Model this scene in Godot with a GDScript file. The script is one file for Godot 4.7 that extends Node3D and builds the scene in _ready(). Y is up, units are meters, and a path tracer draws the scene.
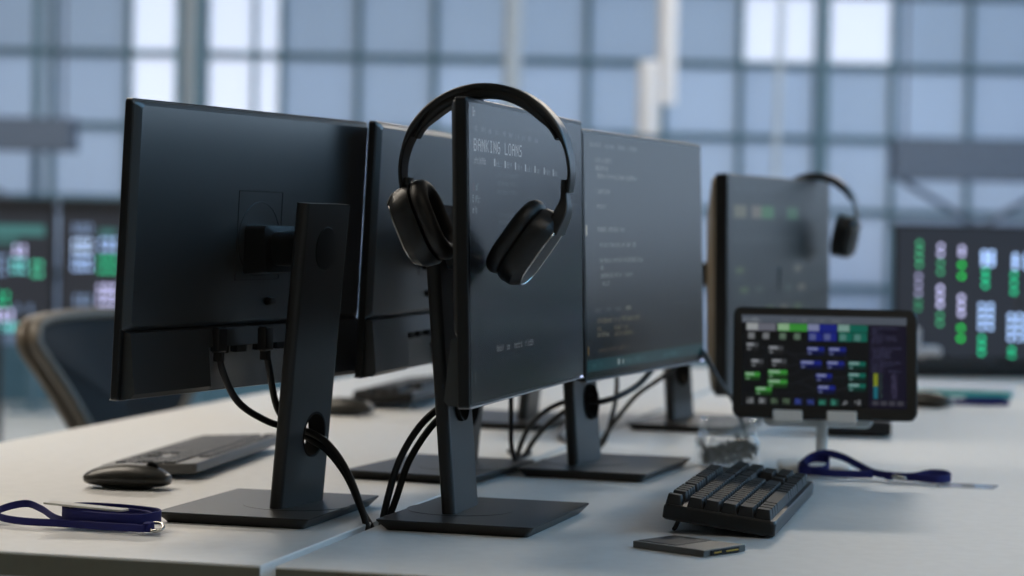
extends Node3D

const DT := 0.74            # height of the desk tops
const WALLZ := 13.4         # distance of the window wall
var M := {}
var taken := {}
var rng := RandomNumberGenerator.new()

# ------------------------------------------------------------------ mesh building
class MB:
	var t := PackedVector3Array()

	func shell(a: PackedVector3Array, xf := Transform3D()) -> void:
		var mid := Vector3.ZERO
		for p in a: mid += p
		mid /= maxf(1.0, a.size())
		var vol := 0.0
		for i in range(0, a.size(), 3):
			vol += (a[i] - mid).dot((a[i + 1] - mid).cross(a[i + 2] - mid))
		var flip := vol > 0.0
		for i in range(0, a.size(), 3):
			t.append(xf * a[i])
			t.append(xf * (a[i + 2] if flip else a[i + 1]))
			t.append(xf * (a[i + 1] if flip else a[i + 2]))

	func loft(rings: Array, cap := true, loop := false, xf := Transform3D()) -> void:
		var a := PackedVector3Array()
		var n: int = rings[0].size()
		var last: int = rings.size() if loop else rings.size() - 1
		for k in last:
			var r: PackedVector3Array = rings[k]
			var s: PackedVector3Array = rings[(k + 1) % rings.size()]
			for i in n:
				var j := (i + 1) % n
				a.append_array([r[i], r[j], s[j], r[i], s[j], s[i]])
		if cap and not loop:
			for e in [0, rings.size() - 1]:
				var r: PackedVector3Array = rings[e]
				var c := Vector3.ZERO
				for p in r: c += p
				c /= n
				for i in n:
					var j := (i + 1) % n
					if e == 0: a.append_array([c, r[j], r[i]])
					else: a.append_array([c, r[i], r[j]])
		shell(a, xf)

	static func outline(w: float, d: float, r: float, seg := 3) -> PackedVector2Array:
		var o := PackedVector2Array()
		r = minf(r, minf(w, d) * 0.499)
		var cs := [Vector2(w / 2 - r, d / 2 - r), Vector2(-w / 2 + r, d / 2 - r), Vector2(-w / 2 + r, -d / 2 + r), Vector2(w / 2 - r, -d / 2 + r)]
		for q in 4:
			for k in seg + 1:
				var ang := PI / 2 * (q + float(k) / seg)
				o.append(cs[q] + Vector2(cos(ang), sin(ang)) * r)
		return o

	# a box standing along y, plan corners of radius r, top and bottom edges chamfered by b
	func rbox(c: Vector3, size: Vector3, r := 0.002, b := 0.001, seg := 2, basis := Basis()) -> void:
		var rings := []
		b = minf(b, minf(size.y, minf(size.x, size.z)) * 0.45)
		for q in [[-size.y / 2, b], [-size.y / 2 + b, 0.0], [size.y / 2 - b, 0.0], [size.y / 2, b]]:
			var ring := PackedVector3Array()
			for p in outline(size.x - 2 * q[1], size.z - 2 * q[1], maxf(r - q[1] * 0.6, 0.0004), seg):
				ring.append(Vector3(p.x, q[0], p.y))
			rings.append(ring)
		loft(rings, true, false, Transform3D(basis, c))

	# levels: [y, width, depth, corner radius, x offset, z offset]
	func stack(levels: Array, seg := 4, xf := Transform3D()) -> void:
		var rings := []
		for q in levels:
			var ring := PackedVector3Array()
			for p in outline(q[1], q[2], q[3], seg):
				ring.append(Vector3(p.x + (q[4] if q.size() > 4 else 0.0), q[0], p.y + (q[5] if q.size() > 5 else 0.0)))
			rings.append(ring)
		loft(rings, true, false, xf)

	func lathe(profile: Array, n := 24, xf := Transform3D()) -> void:
		var rings := []
		for q in profile:
			var ring := PackedVector3Array()
			for i in n:
				ring.append(Vector3(cos(TAU * i / n) * q.x, q.y, sin(TAU * i / n) * q.x))
			rings.append(ring)
		loft(rings, true, false, xf)

	func tube(path: PackedVector3Array, r, n := 8, loop := false) -> void:
		var prof := PackedVector2Array()
		for i in n: prof.append(Vector2(cos(TAU * i / n), sin(TAU * i / n)))
		sweep(path, prof, Vector3.ZERO, loop, r)

	# sweep a section along a path; up = ZERO carries the frame along, else section y follows up
	func sweep(path: PackedVector3Array, prof: PackedVector2Array, up := Vector3.UP, loop := false, scale = 1.0) -> void:
		var rings := []
		var side := Vector3.ZERO
		var m := path.size()
		for k in m:
			var tan: Vector3
			if loop: tan = (path[(k + 1) % m] - path[(k - 1 + m) % m]).normalized()
			else: tan = (path[mini(k + 1, m - 1)] - path[maxi(k - 1, 0)]).normalized()
			var u: Vector3
			if up == Vector3.ZERO:
				if side == Vector3.ZERO: side = tan.cross(Vector3.UP if absf(tan.y) < 0.9 else Vector3.RIGHT)
				side = (side - tan * side.dot(tan)).normalized()
				u = side.cross(tan).normalized()
			else:
				side = tan.cross(up).normalized()
				u = side.cross(tan).normalized()
			var sc = scale[k] if scale is Array else scale
			var ring := PackedVector3Array()
			for p in prof:
				if sc is Vector2: ring.append(path[k] + side * p.x * sc.x + u * p.y * sc.y)
				else: ring.append(path[k] + side * p.x * sc + u * p.y * sc)
			rings.append(ring)
		loft(rings, true, loop)

	func mesh(deg := 38.0) -> ArrayMesh:
		var n := t.size()
		var fn := PackedVector3Array()
		var at := {}
		for i in range(0, n, 3):
			var f := -(t[i + 1] - t[i]).cross(t[i + 2] - t[i])
			fn.append(f)
			for k in 3:
				var key := Vector3i((t[i + k] * 200000.0).round())
				if at.has(key): at[key].append(i / 3)
				else: at[key] = [i / 3]
		var lim := cos(deg_to_rad(deg))
		var v := PackedVector3Array()
		var nn := PackedVector3Array()
		for i in range(0, n, 3):
			var f: Vector3 = fn[i / 3]
			var fu := f.normalized()
			if fu == Vector3.ZERO: continue
			for k in 3:
				var s := Vector3.ZERO
				for g in at[Vector3i((t[i + k] * 200000.0).round())]:
					if fn[g].normalized().dot(fu) > lim: s += fn[g]
				v.append(t[i + k])
				nn.append(s.normalized() if s != Vector3.ZERO else fu)
		var arr := []
		arr.resize(Mesh.ARRAY_MAX)
		arr[Mesh.ARRAY_VERTEX] = v
		arr[Mesh.ARRAY_NORMAL] = nn
		var am := ArrayMesh.new()
		am.add_surface_from_arrays(Mesh.PRIMITIVE_TRIANGLES, arr)
		return am

func curve(pts: Array, k := 6, loop := false) -> PackedVector3Array:
	var out := PackedVector3Array()
	var n := pts.size()
	var segs := n if loop else n - 1
	for i in segs:
		var a: Vector3 = pts[(i - 1 + n) % n] if loop else pts[maxi(i - 1, 0)]
		var b: Vector3 = pts[i]
		var c: Vector3 = pts[(i + 1) % n]
		var d: Vector3 = pts[(i + 2) % n] if loop else pts[mini(i + 2, n - 1)]
		for j in k:
			out.append(b.cubic_interpolate(c, a, d, float(j) / k))
	if not loop: out.append(pts[n - 1])
	return out

func box_mesh(size: Vector3, r := 0.002, b := 0.001) -> ArrayMesh:
	var m := MB.new()
	m.rbox(Vector3.ZERO, size, r, b)
	return m.mesh()

# ------------------------------------------------------------------ naming, tagging
func numbered(called: String) -> String:
	var k: int = taken.get(called, 0)
	taken[called] = k + 1
	return called if k == 0 else "%s_%03d" % [called, k]

func tag(o: Node, label: String, category: String, group := "", kind := "") -> Node:
	o.set_meta("label", label)
	if category: o.set_meta("category", category)
	if group: o.set_meta("group", group)
	if kind: o.set_meta("kind", kind)
	return o

func thing(called: String, label: String, category: String, at := Vector3.ZERO, turn := 0.0, group := "") -> Node3D:
	var o := Node3D.new()
	o.name = numbered(called)
	add_child(o)
	o.position = at
	o.rotation.y = turn
	tag(o, label, category, group)
	return o

func part(parent: Node, called: String, mesh: Mesh, mat: Material, at := Vector3.ZERO, rot := Vector3.ZERO) -> MeshInstance3D:
	var o := MeshInstance3D.new()
	o.name = called if parent != self else numbered(called)
	o.mesh = mesh
	o.material_override = mat
	parent.add_child(o, true)
	o.position = at
	o.rotation = rot
	return o

func struct(called: String, mesh: Mesh, mat: Material, at := Vector3.ZERO, label := "") -> MeshInstance3D:
	var o := part(self, called, mesh, mat, at)
	o.set_meta("kind", "structure")
	if label: o.set_meta("label", label)
	return o

# ------------------------------------------------------------------ materials
func mat(color: Color, rough := 0.5, metal := 0.0, spec := 0.5) -> StandardMaterial3D:
	var m := StandardMaterial3D.new()
	m.albedo_color = color
	m.roughness = rough
	m.metallic = metal
	m.metallic_specular = spec
	return m

func noise_tex(freq: float, lo: Color, hi: Color, size := 256, oct := 4, sd := 1) -> NoiseTexture2D:
	var n := FastNoiseLite.new()
	n.frequency = freq
	n.fractal_octaves = oct
	n.seed = sd
	var g := Gradient.new()
	g.set_color(0, lo)
	g.set_color(1, hi)
	var x := NoiseTexture2D.new()
	x.width = size
	x.height = size
	x.seamless = true
	x.noise = n
	x.color_ramp = g
	return x

func grained(m: StandardMaterial3D, freq: float, spread: float, scale: float, bump := 0.0, sd := 1) -> StandardMaterial3D:
	var c := m.albedo_color
	m.albedo_texture = noise_tex(freq, Color(1 - spread, 1 - spread, 1 - spread), Color.WHITE, 256, 4, sd)
	m.albedo_color = c
	m.uv1_triplanar = true
	m.uv1_world_triplanar = false
	m.uv1_scale = Vector3.ONE * scale
	if bump > 0.0:
		m.heightmap_enabled = true
		m.heightmap_texture = noise_tex(freq, Color.BLACK, Color.WHITE, 256, 4, sd + 7)
		m.heightmap_scale = bump
	return m

func make_materials() -> void:
	M.black = grained(mat(Color(0.095, 0.097, 0.10), 0.42), 0.2, 0.15, 6.0, 0.004)
	M.stand = grained(mat(Color(0.17, 0.168, 0.164), 0.40), 0.25, 0.12, 7.0, 0.003, 2)
	M.back = grained(mat(Color(0.15, 0.157, 0.160), 0.38, 0.0, 0.72), 0.3, 0.12, 8.0, 0.003, 3)
	M.cabinet = grained(mat(Color(0.14, 0.155, 0.185), 0.55), 0.3, 0.12, 8.0, 0.004, 4)
	M.bezel = mat(Color(0.06, 0.062, 0.065), 0.35)
	M.trim = mat(Color(0.62, 0.62, 0.63), 0.35, 0.9)
	M.cable = mat(Color(0.06, 0.06, 0.062), 0.45)
	M.rubber = mat(Color(0.05, 0.05, 0.05), 0.8)
	M.leather = grained(mat(Color(0.085, 0.08, 0.078), 0.5), 0.15, 0.25, 12.0, 0.02, 5)
	M.gloss = mat(Color(0.085, 0.088, 0.09), 0.32)
	M.mouse = mat(Color(0.21, 0.205, 0.19), 0.34)
	M.chrome = mat(Color(0.75, 0.74, 0.72), 0.22, 1.0)
	M.steel = mat(Color(0.5, 0.5, 0.5), 0.38, 0.85)
	M.desk = grained(mat(Color(0.88, 0.88, 0.875), 0.42), 0.06, 0.035, 2.2, 0.0, 6)
	M.desk_edge = grained(mat(Color(0.43, 0.42, 0.36), 0.6), 0.06, 0.04, 3.0, 0.0, 7)
	M.desk_leg = mat(Color(0.72, 0.73, 0.75), 0.45, 0.0)
	M.key = grained(mat(Color(0.112, 0.116, 0.125), 0.58), 0.3, 0.2, 20.0, 0.002, 8)
	M.key_grey = grained(mat(Color(0.25, 0.26, 0.28), 0.5), 0.3, 0.15, 20.0, 0.002, 9)
	M.kb_grey = mat(Color(0.46, 0.46, 0.46), 0.42)
	M.white = mat(Color(0.93, 0.92, 0.90), 0.4)
	M.pipe = mat(Color(0.74, 0.76, 0.80), 0.5)
	M.navy = grained(mat(Color(0.11, 0.13, 0.50), 0.7), 0.5, 0.35, 40.0, 0.02, 10)
	M.glass = mat(Color(0.92, 0.95, 0.96, 0.09), 0.06)
	M.glass.transparency = BaseMaterial3D.TRANSPARENCY_ALPHA
	M.card = mat(Color(0.80, 0.79, 0.76), 0.35)
	M.ssd = grained(mat(Color(0.42, 0.42, 0.41), 0.40, 0.6), 0.3, 0.1, 10.0, 0.0, 11)
	M.ssd_dark = mat(Color(0.10, 0.10, 0.105), 0.45)
	M.gold = mat(Color(0.82, 0.66, 0.32), 0.3, 1.0)
	M.chair_rim = grained(mat(Color(0.42, 0.385, 0.34), 0.42), 0.2, 0.1, 5.0, 0.0, 12)
	M.bronze = grained(mat(Color(0.50, 0.46, 0.40), 0.45), 0.2, 0.1, 5.0, 0.0, 21)
	M.mesh_cloth = grained(mat(Color(0.21, 0.215, 0.23), 0.85), 0.35, 0.5, 30.0, 0.05, 13)
	M.mullion = grained(mat(Color(0.33, 0.46, 0.54), 0.5), 0.1, 0.15, 1.0, 0.0, 14)
	M.column = grained(mat(Color(0.62, 0.68, 0.75), 0.55), 0.1, 0.1, 1.0, 0.0, 15)
	M.beam = grained(mat(Color(0.31, 0.37, 0.46), 0.6), 0.1, 0.15, 1.0, 0.0, 16)
	M.wall = grained(mat(Color(0.32, 0.47, 0.55), 0.8), 0.05, 0.08, 0.6, 0.0, 17)
	M.wall_dark = grained(mat(Color(0.60, 0.57, 0.50), 0.85), 0.05, 0.1, 0.6, 0.0, 18)
	M.ceiling = grained(mat(Color(0.55, 0.55, 0.54), 0.9), 0.05, 0.1, 0.6, 0.0, 19)
	M.floor = grained(mat(Color(0.84, 0.86, 0.87), 0.26), 0.04, 0.12, 0.8, 0.0, 20)
	var tint := [Color(0.235, 0.225, 0.275), Color(0.215, 0.21, 0.25), Color(0.245, 0.235, 0.285), Color(0.58, 0.47, 0.43), Color(0.74, 0.48, 0.40), Color(0.175, 0.172, 0.205)]
	for k in 6:
		var f := mat(Color(0.55, 0.64, 0.76, [0.976, 0.98, 0.972, 0.81, 0.855, 0.982][k]), 0.7)
		f.transparency = BaseMaterial3D.TRANSPARENCY_ALPHA
		f.backlight_enabled = true
		f.backlight = tint[k]
		M["frost%d" % k] = f
	M.pane = mat(Color(0.95, 0.97, 1.0, 0.06), 0.05)
	M.pane.transparency = BaseMaterial3D.TRANSPARENCY_ALPHA
	M.teal = mat(Color(0.25, 0.70, 0.72), 0.5)
	M.paper = mat(Color(0.86, 0.87, 0.90), 0.7)
	M.lamp = mat(Color(0.9, 0.9, 0.9), 0.5)
	M.lamp.emission_enabled = true
	M.lamp.emission = Color(1.0, 0.95, 0.88)
	M.lamp.emission_energy_multiplier = 2.0
	M.led = mat(Color(0.9, 0.9, 1.0), 0.4)
	M.led.emission_enabled = true
	M.led.emission = Color(0.80, 0.84, 1.0)
	M.led.emission_energy_multiplier = 1.6

func screen_mat(img: Image, energy := 1.0, rough := 0.3, spec := 0.5) -> StandardMaterial3D:
	var m := mat(Color(0.07, 0.075, 0.08), rough, 0.0, spec)
	m.emission_enabled = true
	m.emission = Color.BLACK
	m.emission_texture = ImageTexture.create_from_image(img)
	m.emission_energy_multiplier = energy
	m.texture_repeat = false
	return m

# ------------------------------------------------------------------ screen pictures
const GLYPHS := {
	"B": ["####.", "#...#", "#...#", "####.", "#...#", "#...#", "####."], "A": [".###.", "#...#", "#...#", "#####", "#...#", "#...#", "#...#"],
	"N": ["#...#", "##..#", "#.#.#", "#.#.#", "#..##", "#...#", "#...#"], "K": ["#...#", "#..#.", "#.#..", "##...", "#.#..", "#..#.", "#...#"],
	"I": [".###.", "..#..", "..#..", "..#..", "..#..", "..#..", ".###."], "G": [".###.", "#....", "#....", "#.###", "#...#", "#...#", ".###."],
	"L": ["#....", "#....", "#....", "#....", "#....", "#....", "#####"], "O": [".###.", "#...#", "#...#", "#...#", "#...#", "#...#", ".###."],
	"S": [".####", "#....", "#....", ".###.", "....#", "....#", "####."]}

func canvas(w: int, h: int, c: Color) -> Image:
	var i := Image.create(w, h, false, Image.FORMAT_RGB8)
	i.fill(c)
	return i

func block(i: Image, u: float, v: float, u2: float, v2: float, c: Color) -> void:
	var w := i.get_width()
	var h := i.get_height()
	i.fill_rect(Rect2i(int(u * w), int(v * h), maxi(1, int((u2 - u) * w)), maxi(1, int((v2 - v) * h))), c)

func words(i: Image, text: String, u: float, v: float, u2: float, hv: float, c: Color) -> void:
	var w := i.get_width()
	var h := i.get_height()
	var cell := (u2 - u) * w / text.length()
	var dx := cell / 6.5
	var dy := hv * h / 7.0
	for k in text.length():
		if not GLYPHS.has(text[k]): continue
		for r in 7:
			for q in 5:
				if GLYPHS[text[k]][r][q] == "#":
					i.fill_rect(Rect2i(int(u * w + k * cell + q * dx), int(v * h + r * dy), maxi(2, int(dx + 1)), maxi(2, int(dy + 1))), c)

# a line of characters too small to read: small strokes in cells
func scribble(i: Image, u: float, v: float, u2: float, hv: float, c: Color, blank := 0.15) -> void:
	var w := i.get_width()
	var h := i.get_height()
	var ch := int(maxf(5.0, hv * h))
	var cw := int(maxf(4.0, ch * 0.62))
	var x := int(u * w)
	var y := int(v * h) - ch / 2
	while x + cw < int(u2 * w) + 1:
		if rng.randf() > blank:
			var s := maxi(1, ch / 6)
			if rng.randf() < 0.75: i.fill_rect(Rect2i(x, y + rng.randi_range(0, ch / 3), s, ch - ch / 4), c)
			if rng.randf() < 0.6: i.fill_rect(Rect2i(x + cw - s - 2, y + ch / 4, s, ch - ch / 4), c)
			if rng.randf() < 0.7: i.fill_rect(Rect2i(x, y + ch / 3, cw - 2, s), c)
			if rng.randf() < 0.6: i.fill_rect(Rect2i(x, y + ch - s, cw - 2, s), c)
			if rng.randf() < 0.4: i.fill_rect(Rect2i(x, y, cw - 2, s), c)
		x += cw

func picture_console() -> Image:
	var i := canvas(1400, 800, Color(0.02, 0.024, 0.032))
	var g := Color(0.42, 0.44, 0.46)
	var hi := Color(0.62, 0.64, 0.66)
	scribble(i, 0.03, 0.031, 0.05, 0.03, hi, 0.0)
	for k in 10:
		var u := 0.04 + k * 0.055
		scribble(i, u, 0.083 + k * 0.001, u + 0.03 + 0.008 * (k % 2), 0.018, g)
	scribble(i, 0.44, 0.053, 0.66, 0.014, Color(0.3, 0.31, 0.33))
	words(i, "BANKING LOANS", 0.037, 0.118, 0.43, 0.042, hi)
	scribble(i, 0.036, 0.19, 0.135, 0.022, Color(0.6, 0.61, 0.62))
	for k in 7:
		var u := 0.19 + k * 0.086
		block(i, u, 0.178 + k * 0.002, u + 0.012, 0.205 + k * 0.002, hi)
		scribble(i, u + 0.017, 0.194 + k * 0.002, u + 0.066, 0.02, Color(0.5, 0.52, 0.54))
	for k in 3: scribble(i, 0.215, 0.232 + k * 0.029, 0.394, 0.018, Color(0.26, 0.28, 0.30))
	for q in [[0.03, 0.279, 0.042, Color(0.45, 0.14, 0.16)], [0.049, 0.279, 0.078, g], [0.026, 0.318, 0.037, hi], [0.045, 0.319, 0.091, g], [0.025, 0.355, 0.035, hi], [0.043, 0.355, 0.063, g]]:
		scribble(i, q[0], q[1], q[2], 0.024, q[3], 0.0)
	for k in 3: scribble(i, 0.22, 0.37 + k * 0.026, [0.408, 0.391, 0.245][k], 0.018, Color(0.26, 0.28, 0.30))
	for k in 3: scribble(i, 0.796, 0.268 + k * 0.026, 0.968, 0.018, Color(0.25, 0.26, 0.28))
	for q in [[0.2, 0.26], [0.28, 0.32], [0.345, 0.42], [0.44, 0.512]]:
		scribble(i, q[0], 0.83, q[1], 0.022, Color(0.55, 0.56, 0.55), 0.1)
	scribble(i, 0.21, 0.871, 0.388, 0.02, Color(0.22, 0.23, 0.23))
	block(i, 0.03, 0.894, 0.036, 0.93, Color(0.3, 0.31, 0.31))
	for k in 5: scribble(i, 0.033, 0.9 + k * 0.008, 0.05, 0.008, Color(0.32, 0.33, 0.33))
	return i

func picture_editor() -> Image:
	var i := canvas(1400, 800, Color(0.022, 0.027, 0.036))
	var g := Color(0.50, 0.51, 0.50)
	var tan := Color(0.46, 0.42, 0.30)
	for k in 4: scribble(i, [0.047, 0.16, 0.265, 0.34][k], 0.043, [0.135, 0.235, 0.325, 0.434][k], 0.02, Color(0.42, 0.44, 0.44))
	for q in [[0.086, 0.106, 0.224], [0.087, 0.138, 0.184], [0.099, 0.17, 0.421], [0.089, 0.234, 0.204], [0.094, 0.296, 0.173], [0.091, 0.392, 0.31], [0.09, 0.455, 0.404], [0.105, 0.52, 0.46], [0.115, 0.551, 0.141], [0.114, 0.583, 0.368], [0.125, 0.616, 0.185]]:
		scribble(i, q[0], q[1], q[2], 0.021, g)
	for k in 17: scribble(i, 0.056, 0.106 + k * 0.032, 0.07, 0.014, Color(0.26, 0.27, 0.27), 0.0)
	scribble(i, 0.706, 0.723, 0.96, 0.014, Color(0.33, 0.34, 0.34), 0.4)
	for k in 4: scribble(i, 0.061 + k * 0.08, 0.726, 0.061 + k * 0.08 + 0.055, 0.018, [Color(0.3, 0.3, 0.3), Color(0.3, 0.3, 0.3), Color(0.3, 0.3, 0.3), Color(0.6, 0.58, 0.5)][k])
	scribble(i, 0.082, 0.769, 0.436, 0.022, tan)
	scribble(i, 0.082, 0.802, 0.119, 0.02, tan, 0.0)
	scribble(i, 0.214, 0.803, 0.333, 0.02, tan)
	scribble(i, 0.08, 0.827, 0.176, 0.02, Color(0.52, 0.50, 0.40), 0.0)
	scribble(i, 0.218, 0.83, 0.36, 0.02, tan)
	scribble(i, 0.086, 0.892, 0.342, 0.02, Color(0.36, 0.30, 0.20))
	block(i, 0.0, 0.925, 1.0, 0.974, Color(0.07, 0.235, 0.255))
	scribble(i, 0.02, 0.951, 0.12, 0.02, Color(0.2, 0.38, 0.4))
	block(i, 0.235, 0.938, 0.25, 0.962, Color(0.62, 0.68, 0.68))
	block(i, 0.272, 0.942, 0.285, 0.962, Color(0.55, 0.62, 0.62))
	scribble(i, 0.30, 0.951, 0.47, 0.022, Color(0.32, 0.46, 0.47))
	scribble(i, 0.62, 0.951, 0.78, 0.02, Color(0.26, 0.44, 0.45))
	block(i, 0.008, 0.28, 0.014, 0.31, Color(0.3, 0.31, 0.3))
	block(i, 0.008, 0.375, 0.016, 0.42, Color(0.72, 0.70, 0.62))
	block(i, 0.008, 0.87, 0.016, 0.905, Color(0.5, 0.42, 0.24))
	return i

func picture_status() -> Image:
	var i := canvas(900, 520, Color(0.06, 0.075, 0.085))
	var g := Color(0.30, 0.34, 0.34)
	for k in 12: scribble(i, 0.06 + k * 0.078, 0.05, 0.10 + k * 0.078, 0.02, g)
	for q in [[0.05, 0.16, 0.16, Color(0.42, 0.42, 0.34)], [0.21, 0.16, 0.30, Color(0.45, 0.42, 0.38)], [0.30, 0.16, 0.42, Color(0.22, 0.46, 0.26)], [0.55, 0.16, 0.66, Color(0.24, 0.42, 0.30)]]:
		block(i, q[0], q[1] - 0.03, q[2], q[1] + 0.03, q[3])
	for k in 11: block(i, 0.05 + k * 0.06, 0.27, 0.085 + k * 0.06, 0.31, Color(0.16, 0.19, 0.2))
	for r in 6:
		for k in 5:
			if rng.randf() < 0.75:
				var u := 0.07 + k * 0.14 + 0.04 * (r % 2)
				var v := 0.42 + r * 0.095
				block(i, u, v, u + 0.07, v + 0.03, [Color(0.30, 0.38, 0.24), Color(0.42, 0.42, 0.38), Color(0.24, 0.30, 0.28)][rng.randi() % 3])
				scribble(i, u, v + 0.05, u + 0.08, 0.02, g)
	return i

func picture_racks(cols: Array, w: int, h: int) -> Image:
	var i := canvas(w, h, Color(0.075, 0.085, 0.105))
	for q in cols:  # u, v, u2, v2, colour, rows: rows of small bright marks, or one wide bar
		var n: int = q[5]
		if n == 1 and q[2] - q[0] > 0.15:
			block(i, q[0], q[1], q[2], q[3], q[4].darkened(0.58))
			continue
		var m: int = maxi(1, int(round((q[2] - q[0]) * w / 26.0)))
		var s := 10
		n = maxi(2, int(round(n * 0.72)))
		for k in n:
			for c in m:
				var x := int((q[0] + (q[2] - q[0]) * (c + 0.5) / m) * w) - s / 2
				var y := int((q[1] + (q[3] - q[1]) * (k + 0.5) / n) * h) - s / 2
				i.fill_rect(Rect2i(x, y, s, s), q[4])
	return i

func picture_graph() -> Image:
	var i := canvas(1024, 600, Color(0.055, 0.06, 0.075))
	var white := Color(0.62, 0.64, 0.66)
	var green := Color(0.25, 0.62, 0.24)
	var blue := Color(0.10, 0.15, 0.55)
	var teal := Color(0.06, 0.42, 0.36)
	block(i, 0.0, 0.0, 1.0, 0.085, Color(0.36, 0.39, 0.44))
	scribble(i, 0.01, 0.05, 0.13, 0.035, Color(0.6, 0.63, 0.66))
	for k in 4: scribble(i, 0.24 + k * 0.1, 0.05, 0.31 + k * 0.1, 0.028, Color(0.52, 0.55, 0.58))
	var cols := [[0.03, 0.21, Color(0.46, 0.47, 0.52), Color(0.34, 0.35, 0.38)], [0.22, 0.40, green, Color(0.16, 0.30, 0.17)], [0.402, 0.58, blue, blue], [0.585, 0.765, teal, teal]]
	for q in cols:
		block(i, q[0], 0.09, q[1], 0.175, q[2])
		block(i, q[0], 0.09, q[0] + 0.07, 0.165, q[2].lerp(Color(0.85, 0.87, 0.85), 0.6))
		for k in 2:
			var u: float = q[0] + 0.005 + k * 0.088
			block(i, u, 0.18, u + 0.084, 0.275, q[3] if q[2] == blue or q[2] == teal else Color(0.05, 0.055, 0.06))
			block(i, u + 0.006, 0.195, u + 0.046, 0.265, q[3].lerp(Color(0.7, 0.72, 0.72), 0.45))
	# links between the nodes
	for q in [[0.12, 0.35, 0.2, 0.40], [0.26, 0.40, 0.42, 0.55], [0.26, 0.56, 0.40, 0.52], [0.28, 0.66, 0.46, 0.50], [0.28, 0.76, 0.46, 0.66], [0.2, 0.86, 0.5, 0.82], [0.5, 0.40, 0.65, 0.54], [0.62, 0.42, 0.66, 0.56], [0.5, 0.68, 0.66, 0.66], [0.56, 0.82, 0.66, 0.78], [0.35, 0.74, 0.46, 0.80], [0.3, 0.43, 0.46, 0.41]]:
		for s in 60:
			var f := s / 59.0
			block(i, lerpf(q[0], q[2], f), lerpf(q[1], q[3], f * f * (3 - 2 * f)), lerpf(q[0], q[2], f) + 0.003, lerpf(q[1], q[3], f * f * (3 - 2 * f)) + 0.005, Color(0.20, 0.21, 0.24))
	var nodes := [[0.03, 0.31, 0, 1.0], [0.165, 0.34, 0, 1.2], [0.06, 0.49, 0, 1.0], [0.185, 0.485, 0, 1.2], [0.025, 0.635, 1, 1.2], [0.165, 0.605, 1, 1.55], [0.165, 0.71, 1, 1.55], [0.09, 0.795, 1, 1.3], [0.40, 0.345, 2, 1.4], [0.53, 0.345, 2, 1.4], [0.36, 0.495, 2, 1.7], [0.52, 0.495, 2, 1.4], [0.455, 0.635, 2, 1.3], [0.465, 0.765, 2, 1.4], [0.65, 0.495, 3, 1.4], [0.65, 0.62, 3, 1.4], [0.65, 0.735, 3, 1.4]]
	var tone := [Color(0.30, 0.31, 0.33), green, blue, teal]
	for q in nodes:
		var c: Color = tone[q[2]]
		var w: float = 0.075 * q[3]
		block(i, q[0], q[1], q[0] + w, q[1] + 0.088, c.darkened(0.55))
		block(i, q[0], q[1], q[0] + w, q[1] + 0.045, c)
		block(i, q[0] + 0.004, q[1] + 0.006, q[0] + w * 0.62, q[1] + 0.034, c.lerp(Color(0.85, 0.87, 0.9), 0.62))
		block(i, q[0] + 0.006, q[1] + 0.055, q[0] + 0.028, q[1] + 0.08, c.lerp(white, 0.6))
	for k in 8:
		var c: Color = [white, white, Color(0.4, 0.5, 0.4), Color(0.4, 0.5, 0.4), Color(0.28, 0.36, 0.75), Color(0.28, 0.36, 0.75), Color(0.25, 0.65, 0.55), Color(0.3, 0.7, 0.6)][k]
		var u := 0.035 + k * 0.0725
		block(i, u, 0.91, u + 0.05, 0.985, c.darkened(0.6))
		scribble(i, u + 0.006, 0.945, u + 0.045, 0.05, c, 0.0)
	scribble(i, 0.615, 0.945, 0.65, 0.05, white)
	scribble(i, 0.69, 0.945, 0.735, 0.05, white)
	block(i, 0.775, 0.09, 1.0, 1.0, Color(0.085, 0.07, 0.16))
	for k in 16:
		scribble(i, 0.79, 0.12 + k * 0.0315, [0.96, 0.84, 0.86, 0.94, 0.95, 0.86, 0.80, 0.97, 0.92, 0.90, 0.91, 0.88, 0.97, 0.93, 0.86, 0.97][k], 0.022, Color(0.30, 0.30, 0.42))
	block(i, 0.802, 0.62, 0.828, 0.76, Color(0.55, 0.60, 0.16))
	block(i, 0.802, 0.76, 0.828, 0.895, Color(0.12, 0.45, 0.52))
	for k in 9:
		scribble(i, 0.835, 0.635 + k * 0.03, 0.86, 0.02, Color(0.28, 0.40, 0.36), 0.0)
		scribble(i, 0.91, 0.635 + k * 0.03, 0.945, 0.02, Color(0.40, 0.38, 0.52), 0.0)
	for k in 4: block(i, 0.795 + k * 0.05, 0.92, 0.832 + k * 0.05, 0.97, Color(0.28, 0.28, 0.32))
	return i

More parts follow.
